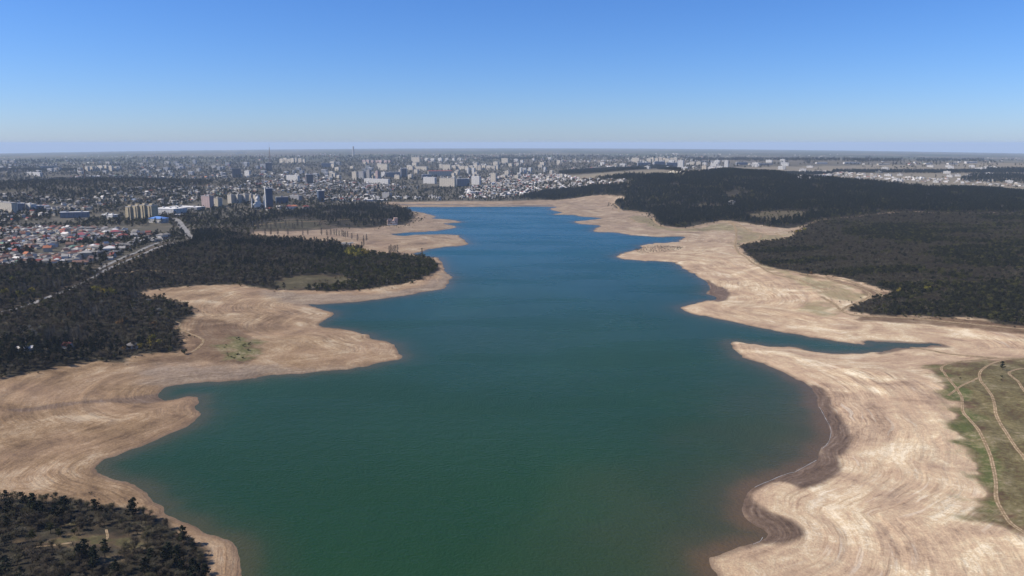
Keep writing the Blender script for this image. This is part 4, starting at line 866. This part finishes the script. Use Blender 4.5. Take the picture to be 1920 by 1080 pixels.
special = [(155,442,2,'white','pink','house with the upper pink roof of three in a stack'),(152,447,3,'white','pink','house with the middle pink roof of three in a stack'),(152,453.5,2,'cream','pink','house with the lowest pink roof of three in a stack'),
 (217,441,3,'cream','pink','house with a dull pink roof among trees above the road'),(231,448,3,'white','red','white house with a bright red roof among trees above the road'),(90,472,4,'cream','orange','house with a bright orange gable roof in the grey suburb'),
 (31,474,2,'brick','red','house with a dark crimson roof in the grey suburb'),(255,441,4,'white','grey','white gabled mansion above the road'),(304,448,3,'white','grey','white house with a broad grey roof beside the road'),
 (163,482,3,'cream','pale grey','cream house at the road end of the suburb'),(207,474,3,'white','white','large white villa by the widened road'),(186,471,3,'grey','grey','house with a wide grey hip roof behind the white villa'),(183,480,3,'grey','grey','dark grey house in front of the wide hip roof'),
 (146,472,2,'white','pale grey','pale house with a hip roof left of the wide grey roof'),(225,470,1,'cream','pale grey','long pale roofed house beside the large white villa'),(132,465,4,'brick','brown','small brown house with a white gable in the suburb'),
 (124,442,1,'white','white','white roofed house on the upper edge of the suburb'),(152,496,6,'grey','brown','dark long shed below the cream house'),
 (248,652,2,'white','grey','white villa with a dark roof at the edge of the wood'),(128,652,0,'white','red','small house with a dull red roof hidden deep in the wood'),(47,657,6,'grey','white','white shed roof showing at the wood edge'),
 (1372,383,3,'white','grey','white house alone in the middle of the pine forest'),(1443,355,4,'white','white','tiny white house in the pine forest below the ridge'),
 (543,392,3,'white','red','long white villa with a red roof below the glass towers'),(552,392,3,'white','orange','white villa with an orange red roof beside the long red roof'),(574,392,3,'white','red','smaller red roofed villa in the row below the glass towers'),
 (505,394,2,'white','red','small pavilion with a red hip roof on the meadow edge'),(523,392,4,'white','pale grey','pale house between the two red roofed groups'),(900,366,2,'brick','pink','house with a pink roof behind the dam'),(952,366,2,'brick','pink','house with a long crimson roof behind the dam')]
for px, py, i, wc, rc, lab in special:
    x, y = hit(px, py); big_ = 1.3 if 'large' in lab or 'long' in lab or 'mansion' in lab else (0.8 if py > 600 else 0.6 if px == 1443 else 1.2)
    house(x, y, i, wc, rc, random.choice((0.3, -0.4)), big_, lab, chimney=math.hypot(x, y) < 1500)
    HS = [h for h in HS if math.hypot(h[0]-x, h[1]-y) > 13]
for px, py in [(640,457.5),(646,456.5),(652,457),(659,456),(648,459),(641,461),(653,460)]:
    x, y = hit(px, py); house(x, y, 6, 'white', 'pale grey', 0.3, 0.42, 'white roofed camp cabin among trees on the sandy bay', 'white cabins of the campsite')
HS.sort(key=lambda h: math.hypot(h[0], h[1])/h[7])
for h in HS[:262]:
    lab = f'small {h[4]} roofed house with {h[3]} walls {HZT[h[5]]}'
    house(h[0], h[1], h[2], h[3], h[4], h[6], h[7], lab, f'{h[4]} roofed houses with {h[3]} walls {HZT[h[5]]}')
mats = list(WALL.values()) + list(ROOF.values()); wi = {k_: i for i, k_ in enumerate(WALL)}; ri = {k_: i+len(WALL) for i, k_ in enumerate(ROOF)}
def house_mass(name, label, L):
    v, f, m = [], [], []
    for x, y, i, wc, rc, _, rz, s in L:
        z = float(zat(x, y)); c, n_ = math.cos(rz)*s, math.sin(rz)*s
        for (vv, ff), mi in zip(SHAPES[i], (wi[wc], ri[rc])):
            b0_ = len(v); v += [(x+p[0]*c-p[1]*n_, y+p[0]*n_+p[1]*c, z+p[2]*s) for p in vv]; f += [tuple(q+b0_ for q in t) for t in ff]; m += [mi]*len(ff)
    link(name, new_mesh(name, v, f, mats, m), kind='stuff', label=label)
# the low roofs of the whole town, out to where the haze takes them
far_ = []
for k_ in range(4400):
    px = random.uniform(-60, 1330) if random.random() < .8 else random.uniform(1330, 1980)
    py = 288 + 50*random.random()**1.25
    if py > 334 and px < 400: continue
    if px > 1000 and py > 318 - max(0, px-1250)*0.02: continue
    x, y = hit(px, py); r_ = math.hypot(x, y)
    if r_ < 2500 or r_ > 12500: continue
    if px > 1330 and fbm(np.array(x/500), np.array(y/300), 2) < 0.52: continue
    if fbm(np.array(x/600+5), np.array(y/600), 3) < 0.49: continue
    far_.append((x, y, random.randrange(len(SHAPES)), random.choice(['cream','white','white','grey']), random.choices(RC, (.42,.27,.08,.08,.11,.02,.01,0,.01))[0], '', random.choice((.35, -.5, 1.9)), random.uniform(0.8, 1.6)))
house_mass('distant_houses', 'low roofs of the town fading into haze', HS[262:] + far_)
print('houses', len(HS), len(far_))

# ------------------------------------------------------------ apartment blocks, towers, halls
PW = {'cream': panel_mat('cream_panel_facade', (0.54,0.48,0.38)), 'white': panel_mat('white_panel_facade', (0.62,0.60,0.56)), 'grey': panel_mat('grey_panel_facade', (0.32,0.31,0.30)),
      'yellow': panel_mat('yellow_panel_facade', (0.52,0.42,0.25), frac=0.42), 'pink': panel_mat('pink_panel_facade', (0.45,0.33,0.30)), 'dark': panel_mat('dark_panel_facade', (0.11,0.10,0.10), frac=0.55),
      'glass': panel_mat('blue_glass_facade', (0.055,0.085,0.14), (0.04,0.065,0.11), 3.4, 2.0, 0.85), 'bluegrey': panel_mat('blue_grey_shade_facade', (0.20,0.215,0.245), (0.07,0.08,0.10))}  # blue grey wall colour also carries the shade of faces turned from the sun
FLATROOF = flat_mat('flat_bitumen_roof', (0.30,0.29,0.28)); LIGHTROOF = flat_mat('flat_light_roof', (0.62,0.61,0.58), 0.1)
def block(px, py, wpx, hpx, label, wall='cream', roof=None, group=None, depth=14.0, rz=-0.5, name='apartment_block', cat='apartment block', heads=1, head=3.0):
    """wpx, hpx: how wide and tall it stands in the photograph; the metres follow from its distance"""
    x, y = hit(px, py); r_ = math.hypot(x, y, CAM_H); mpp = r_/FPX
    az = math.atan2(x, y); h = max(4.0, hpx*mpp*(1.12 if cat == 'apartment block' else 1.0)); W = max(7.0, wpx*mpp*(1.12 if cat == 'apartment block' else 1.0))
    c, s = abs(math.cos(rz+az)), abs(math.sin(rz+az)); L = max(6.0, (W - depth*s)/max(c, .3)) if W > depth*s + 6 else max(6.0, W*0.8); depth = min(depth, max(8.0, W))
    o = link(name, None, loc=(x, y, float(zat(x, y))), rz=rz, label=label, category=cat)
    if group: o['group'] = group
    link('wall', slabs('wall', [(-L/2, L/2, -depth/2, depth/2, -4.0, h)], PW[wall] if wall in PW else WALL[wall]), o)
    rm = ROOF.get(roof, None) or (LIGHTROOF if roof == 'light' else FLATROOF)
    t = 0.35
    if roof in ('red', 'orange'):
        rr_ = gable(L+0.4, depth+0.4, 0.0, depth*0.22)[1]; r = link('roof', new_mesh('roof', [(a, b_, q+h+.15) for a, b_, q in rr_[0]], rr_[1], [rm]), o)
    else:
        r = link('roof', slabs('roof', [(-L/2-t, L/2+t, -depth/2-t, depth/2+t, h+0.003, h+0.9)], rm), o)
        for k in range(heads):
            cx_ = (k+0.5)/heads*L - L/2
            link('stair_head', slabs('stair_head', [(cx_-2, cx_+2, -2.2, 2.2, h+0.903, h+0.9+head)], PW[wall] if wall in PW else WALL[wall]), r)
    return o, L, depth, h
B = block
# the yellow cluster: four stepped towers joined side by side
yo = None
x0, y0 = hit(262, 413.5); o = link('apartment_block', None, loc=(x0, y0, float(zat(x0, y0))), rz=-0.42, label='yellow cluster of joined nine storey towers beside the blue roofed hall', category='apartment block')
for i_, (cx_, cy_, hh) in enumerate([(-24,0,30),(-8,5,32),(8,10,34),(24,15,33)]):
    link('wall', slabs('wall', [(cx_-7.6, cx_+7.6, cy_-9, cy_+9, -4, hh), (cx_-3, cx_+3, cy_-10.4, cy_-9.003, -4, hh-1.2)], PW['yellow']), o)
    r = link('roof', slabs('roof', [(cx_-7.9, cx_+7.9, cy_-9.3, cy_+9.3, hh+.003, hh+1.0)], FLATROOF), o); link('stair_head', slabs('stair_head', [(cx_-4, cx_+4, cy_-4, cy_+4, hh+1.003, hh+4.2)], PW['yellow']), r)
# the hall with the blue roof
x0, y0 = hit(298, 417); o = link('hall', None, loc=(x0, y0, float(zat(x0, y0))), rz=-0.35, label='white two storey hall with a bright blue roof by the straight road', category='hall')
link('wall', slabs('wall', [(-17,17,-11,11,-3,9), (-17.8,-17.003,-3,3,-3,4.5)], PW['white']), o)
rf_ = hip(34, 22, 0, 4.2, 0.9)[1]; link('roof', new_mesh('roof', [(a, b_, q+9.01) for a, b_, q in rf_[0]], rf_[1], [flat_mat('bright_blue_roof', (0.10,0.22,0.50), .1)]), o)
B(320, 402.5, 54, 11, 'long pale factory hall behind the blue roofed hall', 'white', 'light', depth=45, rz=-0.35, name='factory_hall', cat='factory', heads=3)
B(352, 394, 56, 6, 'low long grey factory wing behind the pale factory hall', 'grey', 'light', depth=30, rz=-0.35, name='factory_hall', cat='factory', heads=2)
B(337, 405.5, 15, 2, 'flat white roofed shed beside the straight road', 'white', 'white', depth=10, rz=0.2, name='shed', cat='shed', heads=0)
# glass and dark towers
o, L_, D_, h_ = B(505, 388, 13, 33, 'tall blue glass tower with a white corner strip', 'glass', 'light', depth=18, rz=0.5, name='office_tower', cat='tower', heads=1, head=4)
link('corner_strip', slabs('corner_strip', [(-L_/2-2.5, -L_/2-.003, -D_/2, D_/2-8, -4, h_+2)], PW['white']), o)
B(602, 378.5, 13, 20, 'lower blue glass tower standing apart among trees', 'glass', 'light', depth=16, rz=0.5, name='office_tower', cat='tower')
B(529, 381, 22, 11, 'broad dark glass block between the two glass towers', 'glass', None, depth=18, rz=0.4, name='office_block', cat='office block')
B(444, 333, 15, 16, 'dark brown tower block on the rise of the old town', 'dark', None, depth=16, rz=0.4, name='tower_block', cat='tower block')
B(504, 320, 11, 14, 'dark slab tower in front of the television mast', 'dark', 'light', depth=14, rz=0.4, name='tower_block', cat='tower block')
B(580, 345, 14, 17, 'dark tower with pale edges behind the lower glass tower', 'dark', 'light', depth=16, rz=0.6, name='tower_block', cat='tower block', heads=2)
o, L_, D_, h_ = B(757, 333, 13, 17, 'tower with two white stripes down its dark face', 'dark', 'light', depth=26, rz=0.35, name='tower_block', cat='tower block')
link('white_stripe', slabs('white_stripe', [(-L_/2, -L_/2+3.5, -D_/2-.6, -D_/2-.003, -4, h_)], PW['white']), o); link('white_stripe', slabs('white_stripe', [(L_/2-3.5, L_/2, -D_/2-.6, -D_/2-.003, -4, h_)], PW['white']), o)
L1 = [(666,337,10,13,'cream','cream block beside the checkered slab'),(679,338,11,14,'grey','checkered grey slab below the hazy centre'),(692,337,8,16,'grey','first of two slim grey towers over the white low block'),(708,339,7,16,'pink','second of two slim towers over the white low block'),
 (720,332,9,8,'white','short white block beside a long bluish block'),(738,332,22,8,'bluegrey','long bluish block beside the short white one'),(707,345,42,8,'white','long low white block under the slim towers'),
 (840,350,28,14,'cream','big cream block with bays standing in front of the town'),(868,349,22,12,'bluegrey','block with a white end and a shaded blue face'),(878,328,5,11,'white','left of a pair of white end towers'),(888,328,6,11,'white','right of a pair of white end towers'),
 (893,346,16,13,'white','white block with a shaded end behind the tent roof'),(926,342,11,15,'cream','cream tower at the edge of the east suburb'),(806,344,22,10,'white','white stepped block left of the big cream block'),(719,319,17,10,'cream','hazy cream block above the slim towers'),
 (780,305,15,9,'cream','tall hazy cream block far out on the plain'),(786,319,28,6,'cream','long cream row in the hazy middle of the town'),(838,319,15,9,'cream','group of cream blocks in the hazy middle of the town'),(800,335,16,7,'bluegrey','shaded block in front of the red roofed one'),
 (947,307,12,9,'cream','hazy cream block on the far plain east of the town'),(951,331,9,9,'cream','cream tower behind the east suburb'),(977,325,5,9,'white','first of three white towers in a row'),(985,325,5,8,'white','second of three white towers in a row'),(994,325,6,9,'white','third of three white towers in a row'),
 (1022,322,5,7,'white','slim white tower at the edge of the east town'),(1192,305,13,8,'cream','cream block leading the far row on the horizon'),(1207,312,22,6,'bluegrey','long shaded block below the far row'),(1236,311,18,7,'bluegrey','shaded block beside the arched white one'),(1262,312,24,6,'bluegrey','long shaded block at the end of the far row'),
 (1276,316,10,13,'white','slab tower with a bright white end over the quarry'),(1298,310,9,6,'cream','first cream block behind the quarry crest'),(1310,310,8,6,'cream','second cream block behind the quarry crest'),(1321,320,9,8,'cream','cream block rising behind the pine hill top'),(1285,318,9,4,'white','low bright white block by the slab tower'),
 (1362,313,7,10,'white','white tower in the far eastern quarter'),(1467,306,8,6,'white','white cube standing alone on the far plain'),(1335,319,13,4,'white','low white block behind the pine hill top'),(1390,309,18,4,'bluegrey','bluish long block in the far eastern quarter'),
 (550,341,21,10,'white','white house like block above the old town'),(555,375,20,7,'grey','grey block right of the dark glass block'),(726,372,16,9,'grey','grey block among trees behind the dam'),(614,314,19,7,'bluegrey','bluish pair of hazy blocks right of the mast'),
 (390,388,18,17,'pink','pink and white stepped block above the straight road'),(409,386,13,12,'cream','cream block beside the pink stepped one'),(13,398,27,14,'cream','pale row block at the west edge of the town'),(37,396,15,11,'bluegrey','bluish block beside the pale row at the west edge'),(58,396,14,10,'white','block with a white end wall below the west slope'),(72,396,16,8,'bluegrey','shaded blue block beside the white end wall'),
 (141,408,38,8,'bluegrey','long low bluish block among trees'),(207,410,22,6,'white','low white building left of the yellow cluster'),(92,318,22,5,'bluegrey','hazy bluish block far on the western plain'),(65,330,20,5,'white','white roofed hall on the western plain'),(465,331,10,9,'white','white domed block beside the dark brown tower')]
for px, py, w_, h_, c_, lab in L1: B(px, py, w_, h_, lab, c_, 'light' if c_ in ('white', 'bluegrey') else None, heads=2 if w_ > 15 else 1, rz=-0.55 if c_ != 'bluegrey' else 0.30)
B(825, 331, 40, 9, 'long block under a red roof in the middle of the town', 'cream', 'red', depth=16, rz=0.3)
def series(pts, w_, h_, c_, lab, grp, rz=-0.6):
    for px, py in pts: B(px + random.uniform(-1, 1), py + random.uniform(-.5, .5), w_*random.uniform(.8, 1.2), h_*random.uniform(.85, 1.2), lab, c_, random.choice(('light', None)), grp, rz=rz + random.gauss(0, .08))
series([(434,381),(447,381),(460,380)], 12, 13, 'cream', 'cream nine storey block in the row left of the glass tower', 'cream row left of the glass tower')
series([(473,380),(482,381)], 9, 12, 'cream', 'cream block close behind the white tower church', 'cream blocks behind the white church')
series([(x, 320) for x in range(163, 222, 9)], 8, 6.5, 'cream', 'pale block in the hazy row beside the brick chimney', 'hazy row beside the chimney')
series([(x, 305.5) for x in range(528, 572, 7)], 6, 6.5, 'cream', 'hazy cream block in the far row right of the mast', 'far row right of the mast')
series([(x, 305.5) for x in range(683, 732, 8)], 7, 4.5, 'pink', 'hazy low pinkish block in the far row left of centre', 'far pinkish row')
series([(x, 318.5) for x in range(852, 940, 8)], 8, 6.5, 'cream', 'cream block in the long hazy row above the town', 'long hazy row above the town')
series([(x, 304.5) for x in range(1217, 1270, 7)], 7, 7, 'cream', 'cream tower in the row on the eastern skyline', 'row on the eastern skyline')
series([(801,303),(812,304),(826,303),(838,302),(850,302),(862,301),(968,304),(979,305),(1000,303),(1032,301),(895,312),(910,313)], 7, 5, 'white', 'white hazy block scattered over the far town', 'scattered white far blocks')
rb = random.Random(5)
series([(rb.uniform(620, 1060), rb.uniform(308, 338)) for _ in range(46)], 8, 6, 'cream', 'cream block in the packed middle of the hazy town', 'packed cream blocks of the town')
series([(rb.uniform(300, 700), rb.uniform(306, 332)) for _ in range(34)], 8, 5, 'bluegrey', 'bluish grey block in the hazy old town', 'bluish blocks of the old town')
series([(rb.uniform(0, 430), rb.uniform(303, 330)) for _ in range(24)], 8, 4, 'grey', 'grey block on the hazy western plain', 'grey blocks of the western plain')
series([(rb.uniform(1130, 1480), rb.uniform(304, 318)) for _ in range(30)], 9, 4, 'white', 'white building in the far eastern quarter', 'white buildings of the eastern quarter')
for px, py, w_, h_, c_, lab in [(1327,304,30,2.2,'white','long white hall roof behind the eastern towers'),(1517,331,56,2.6,'white','very long white shed behind the pine hill'),(1433,309,28,2.6,'bluegrey','blue walled hall in the far eastern quarter'),(1597,307,28,2.4,'white','white hall on the far plain to the east'),
   (1820,306,18,2.4,'white','bright white hall alone at the plain edge'),(1540,307,20,2.2,'white','white hall nearest the plantation strip'),(451,288,18,1.6,'white','bright white far hall left of the mast tip'),(1740,308,12,1.8,'white','small white hall on the far plain'),(1785,308,16,1.8,'white','low pale hall on the far plain'),(1656,309,20,1.6,'cream','low cream hall below the plantation strip'),(892,364,18,4,'white','low white hall beside the tent roof'),(705,377,44,2.5,'white','long white fence like building behind the dam')]:
    B(px, py, w_, h_, lab, c_, 'white', depth=24, rz=0.05, name='hall', cat='hall', heads=0)
series([(rb.uniform(640, 870), rb.uniform(370, 375.5)) for _ in range(16)], 13, 2.6, 'white', 'low white roofed building among trees behind the dam', 'low buildings behind the dam')
series([(rb.uniform(1490, 1900), rb.uniform(312, 343)) for _ in range(36)], 9, 2.6, 'white', 'small white building on the dry plain behind the hill', 'white buildings on the dry plain')

# the white church with a tall spire
x0, y0 = hit(484, 392); o = link('church', None, loc=(x0, y0, float(zat(x0, y0))), rz=0.4, label='white church with slim towers beside the blue glass tower', category='church')
link('nave', slabs('nave', [(-11,11,-8,8,-3,14), (-7,7,-10.5,-8.003,-3,9), (-7,7,-5,5,14.003,20)], WALL['white']), o)
def lathe(name, prof_, mat, n=10):
    v, f = [], []
    for r_, z in prof_: v += [(r_*math.cos(6.2832*k/n), r_*math.sin(6.2832*k/n), z) for k in range(n)]
    for i in range(len(prof_)-1): f += [(i*n+k, i*n+(k+1) % n, (i+1)*n+(k+1) % n, (i+1)*n+k) for k in range(n)]
    f.append(tuple(range((len(prof_)-1)*n, len(prof_)*n))); return new_mesh(name, v, f, [mat])
link('dome', lathe('dome', [(4.6,20.01),(4.6,24),(5.6,26),(5.0,29),(2.6,32),(0.6,35),(0.2,38)], WALL['white']), o)
for tx, hh in ((-15, 28), (15.5, 36)):
    tw_ = link('tower', lathe('tower', [(2.1,-3),(2.1,hh*.55),(1.6,hh*.56),(1.6,hh*.8),(2.0,hh*.82),(1.2,hh*.93),(0.1,hh+3)], WALL['white']), o, loc=(tx, -4, 0))
# chimney, masts
x0, y0 = hit(160, 338); z0 = float(zat(x0, y0)); hh = 26*math.hypot(x0, y0)/FPX
o = link('chimney_stack', None, loc=(x0, y0, z0), label='tall dark brick chimney rising over the wooded west ridge', category='chimney')
link('shaft', lathe('shaft', [(3.6,-3),(3.0,hh*.3),(2.4,hh*.92)], flat_mat('dark_brick', (0.13,0.085,0.07)), 12), o); link('collar', lathe('collar', [(2.42,hh*.921),(2.9,hh*.94),(2.9,hh*.98),(2.1,hh)], WALL['brick'], 12), o)
def mast(px, py, hpx, label, w0=7.0):
    x, y = hit(px, py); h = hpx*math.hypot(x, y)/FPX; o = link('radio_mast', None, loc=(x, y, float(zat(x, y))), label=label, category='mast'); t = MB(); p = MB()
    for sx_, sy_ in ((1,1),(1,-1),(-1,-1),(-1,1)): t.tube([np.array([sx_*w0, sy_*w0, -2]), np.array([sx_*w0*.3, sy_*w0*.3, h*.45]), np.array([sx_*1.2, sy_*1.2, h*.8])], [0.9, 0.7, 0.5], 4)
    for i in range(12):
        f0, f1 = i/12, (i+1)/12; g0 = np.interp(f0*.8, [0,.45,.8], [w0, w0*.3, 1.2]); g1 = np.interp(f1*.8, [0,.45,.8], [w0, w0*.3, 1.2])
        for a_, b_ in (((1,1),(1,-1)),((1,-1),(-1,-1)),((-1,-1),(-1,1)),((-1,1),(1,1))): t.tube([np.array([a_[0]*g0, a_[1]*g0, f0*h*.8]), np.array([b_[0]*g1, b_[1]*g1, f1*h*.8])], [.35,.35], 3)
    p.tube([np.array([0,0,h*.78]), np.array([0,0,h])], [0.8,0.4], 5)
    link('lattice', t.mesh('lattice', WALL['brick']), o); link('antenna', p.mesh('antenna', WALL['grey']), o)
mast(506.5, 308, 37, 'red grey lattice television mast standing up against the sky', 9)
x0, y0 = hit(663, 293); hh = 17*math.hypot(x0, y0)/FPX
o = link('cooling_stack', None, loc=(x0, y0, float(zat(x0, y0))), label='faint tall stack on the horizon over the town', category='chimney')
link('shaft', lathe('shaft', [(14,-3),(9,hh*.5),(7,hh)], WALL['grey'], 14), o); link('rim', lathe('rim', [(7.02,hh*.995),(8.5,hh*1.0),(8.5,hh*1.03),(6,hh*1.04)], WALL['grey'], 14), o)
# the quarry face on the crest
qa, qb = np.array(hit(1226, 329.5)), np.array(hit(1283, 328.0)); qd = (qb-qa)/np.linalg.norm(qb-qa); qn = np.array([-qd[1], qd[0]]); nq = 44; v = []; f = []
for j in range(6):
    for i in range(nq):
        p = qa + (qb-qa)*i/(nq-1) + qn*(j*2.4 + 5*(vnoise(np.array(i/3.0), np.array(j/1.3)) - .5)); top = 15*math.sin(math.pi*(i+.5)/nq)**0.5*(0.7 + 0.6*vnoise(np.array(i/2.5), np.array(9.0)))
        v.append((p[0], p[1], float(zat(p[0], p[1])) - 1.5 + top*j/5))
for j in range(5): f += [(j*nq+i, j*nq+i+1, (j+1)*nq+i+1, (j+1)*nq+i) for i in range(nq-1)]
link('quarry_face', new_mesh('quarry_face', v, f, [flat_mat('pale_limestone', (0.52,0.47,0.37), .3)]), kind='structure', label='bright limestone face of an old quarry on the crest')
# the tent roof
x0, y0 = hit(880, 363); o = link('tent_hall', None, loc=(x0, y0, float(zat(x0, y0))), rz=0.3, label='hall under a pointed white tent roof among trees behind the dam', category='hall')
link('wall', lathe('wall', [(16,-3),(16,4)], WALL['grey'], 12), o); link('roof', lathe('roof', [(17.5,4.01),(12,8),(5,13),(0.4,18)], ROOF['white'], 12), o)
# the boat house on the cape
x0, y0 = hit(736, 420.5); o = link('boat_house', None, loc=(x0, y0, float(zat(x0, y0))), rz=0.25, label='half ruined pinkish white boat house on the sandy cape', category='boat house')
link('wall', slabs('wall', [(-11,11,-6,6,-3,9), (-11,-2,-6.5,-6.003,-3,13), (3,11,-5,5,9.003,14), (-4,5,-11,-6.51,-3,5)], flat_mat('pink_render', (0.50,0.36,0.29), .15)), o)
link('terrace', slabs('terrace', [(-12,8,-14,-11.01,-3,1.2), (-4.5,5.5,-11.3,-5.9,5.003,5.6)], WALL['white']), o)
for wx in (-7, 1, 6): link('window', slabs('window', [(wx-1, wx+1, -6.62 if wx < -2 else -6.08, -6.503 if wx < -2 else -6.003, 5.8, 7.6)], M_glass), o)
# the dam wall on the crest
dl = np.array([flat(px, 377.6, 8.0) for px in range(700, 1046, 12)]); dl = np.array([(x, 2215.0 + 78 + 0*x) for x in np.linspace(-330, 120, 30)])
v, f = [], []
for i, (x, y) in enumerate(dl):
    z = float(zat(x, y)); v += [(x, y-.6, z-2), (x, y+.6, z-2), (x, y+.6, z+1.6), (x, y-.6, z+1.6)]
for i in range(len(dl)-1):
    a = i*4; b_ = a+4; f += [(a, b_, b_+3, a+3), (a+3, b_+3, b_+2, a+2), (a+2, b_+2, b_+1, a+1)]
link('dam_parapet', new_mesh('dam_parapet', v, f, [WALL['grey']]), label='low grey parapet along the crest of the dam', category='wall')

# ------------------------------------------------------------ trees of the town (nobody could count them)
pts = []
for k_ in range(80000):
    px = random.uniform(-150, 2050); py = 290 + 220*random.random()**1.6
    x, y = hit(px, py); r_ = math.hypot(x, y)
    if r_ > 9000 or beyond_city_line(x, y) < 8: continue
    if float(grid_at(SD, np.array(x), np.array(y))) < 95: continue
    pr = fbm(np.array(x/170), np.array(y/170), 3)
    if px > 1330 and pr < 0.60: continue
    if pr < 0.36: continue
    pts.append((x, y))
pts = np.array(pts); kk = clear_of(pts[:, 0], pts[:, 1], list(ROADW.values()), 8)
kk &= (poly_sd(pts[:, 0], pts[:, 1], REGW['pale_meadow']) < 0) & ((poly_sd(pts[:, 0], pts[:, 1], REGW['dry_plain']) < 0) | (RNG.uniform(0, 1, len(pts)) < .25))
HXY = np.array([(h[0], h[1]) for h in HS]); 
cell = {}
for x, y in HXY: cell.setdefault((int(x//9), int(y//9)), 1)
kk &= np.array([(int(x//9), int(y//9)) not in cell for x, y in pts])
pts = pts[kk]; rr_ = np.hypot(pts[:, 0], pts[:, 1])
nb, nl, npn = (len(KIND[q]['one']) for q in ('bare_tree', 'leafy_tree', 'pine_tree'))
u = RNG.uniform(0, 1, len(pts)); pick = np.where(u < .5, RNG.integers(0, nb, len(pts)), np.where(u < .78, nb + RNG.integers(0, nl, len(pts)), nb + nl + RNG.integers(0, npn, len(pts))))
sub_ = poly_sd(pts[:, 0], pts[:, 1], REGW['h_near']) > 0; kk = ~sub_ | (RNG.uniform(0, 1, len(pts)) < .85); pts = pts[kk]; rr_ = rr_[kk]; pick = pick[kk]
stuff('town_trees', 'trees and gardens between the houses of the town', np.column_stack([pts, zat(pts[:, 0], pts[:, 1])]), RNG.uniform(.7, 1.25, len(pts)) * np.interp(rr_, [1500, 3000, 6000, 9000], [1.0, 1.25, 1.8, 2.4]), ['bare_tree', 'leafy_tree', 'pine_tree'], pick)
print('town trees', len(pts))
# far plantations as dark strips of woodland on the plain
pts = []
for x0, x1, y0, y1 in [(1300,1480,297,301.5),(1480,1575,297,302),(1580,1690,297.5,303),(1718,1845,297,303),(1560,1960,321,325),(1400,1560,326,328),(1850,1960,317,322),(0,150,318,321),(900,1010,297,299)]:
    for k_ in range(int((x1-x0)*5)):
        x, y = hit(random.uniform(x0, x1), random.uniform(y0, y1)); pts.append((x, y))
pts = np.array(pts)
stuff('far_plantation', 'dark plantation strips on the far plain', np.column_stack([pts, zat(pts[:, 0], pts[:, 1])]), RNG.uniform(1.0, 1.6, len(pts)), ['pine_tree'], RNG.integers(0, npn, len(pts)))
# ------------------------------------------------------------ the air
hm = bpy.data.materials.new('haze'); hm.use_nodes = True
hn = hm.node_tree; hn.nodes.clear()
ho = hn.nodes.new('ShaderNodeOutputMaterial'); hv = hn.nodes.new('ShaderNodeVolumePrincipled')
hv.inputs['Color'].default_value = (0.60, 0.76, 0.96, 1); hv.inputs['Density'].default_value = 4.0e-5
hv.inputs['Anisotropy'].default_value = 0.0
hn.links.new(hv.outputs[0], ho.inputs['Volume'])
B = 72000.0; zb = float(GZ.min()) - 1.0; zt = 205.0
hb = new_mesh('haze', [(x, y, z) for z in (zb, zt) for y in (-B, B) for x in (-B, B)], [(0,2,3,1),(4,5,7,6),(0,1,5,4),(2,6,7,3),(0,4,6,2),(1,3,7,5)], [hm])
link('haze', hb, kind='stuff', label='thin blue haze over the far plain')
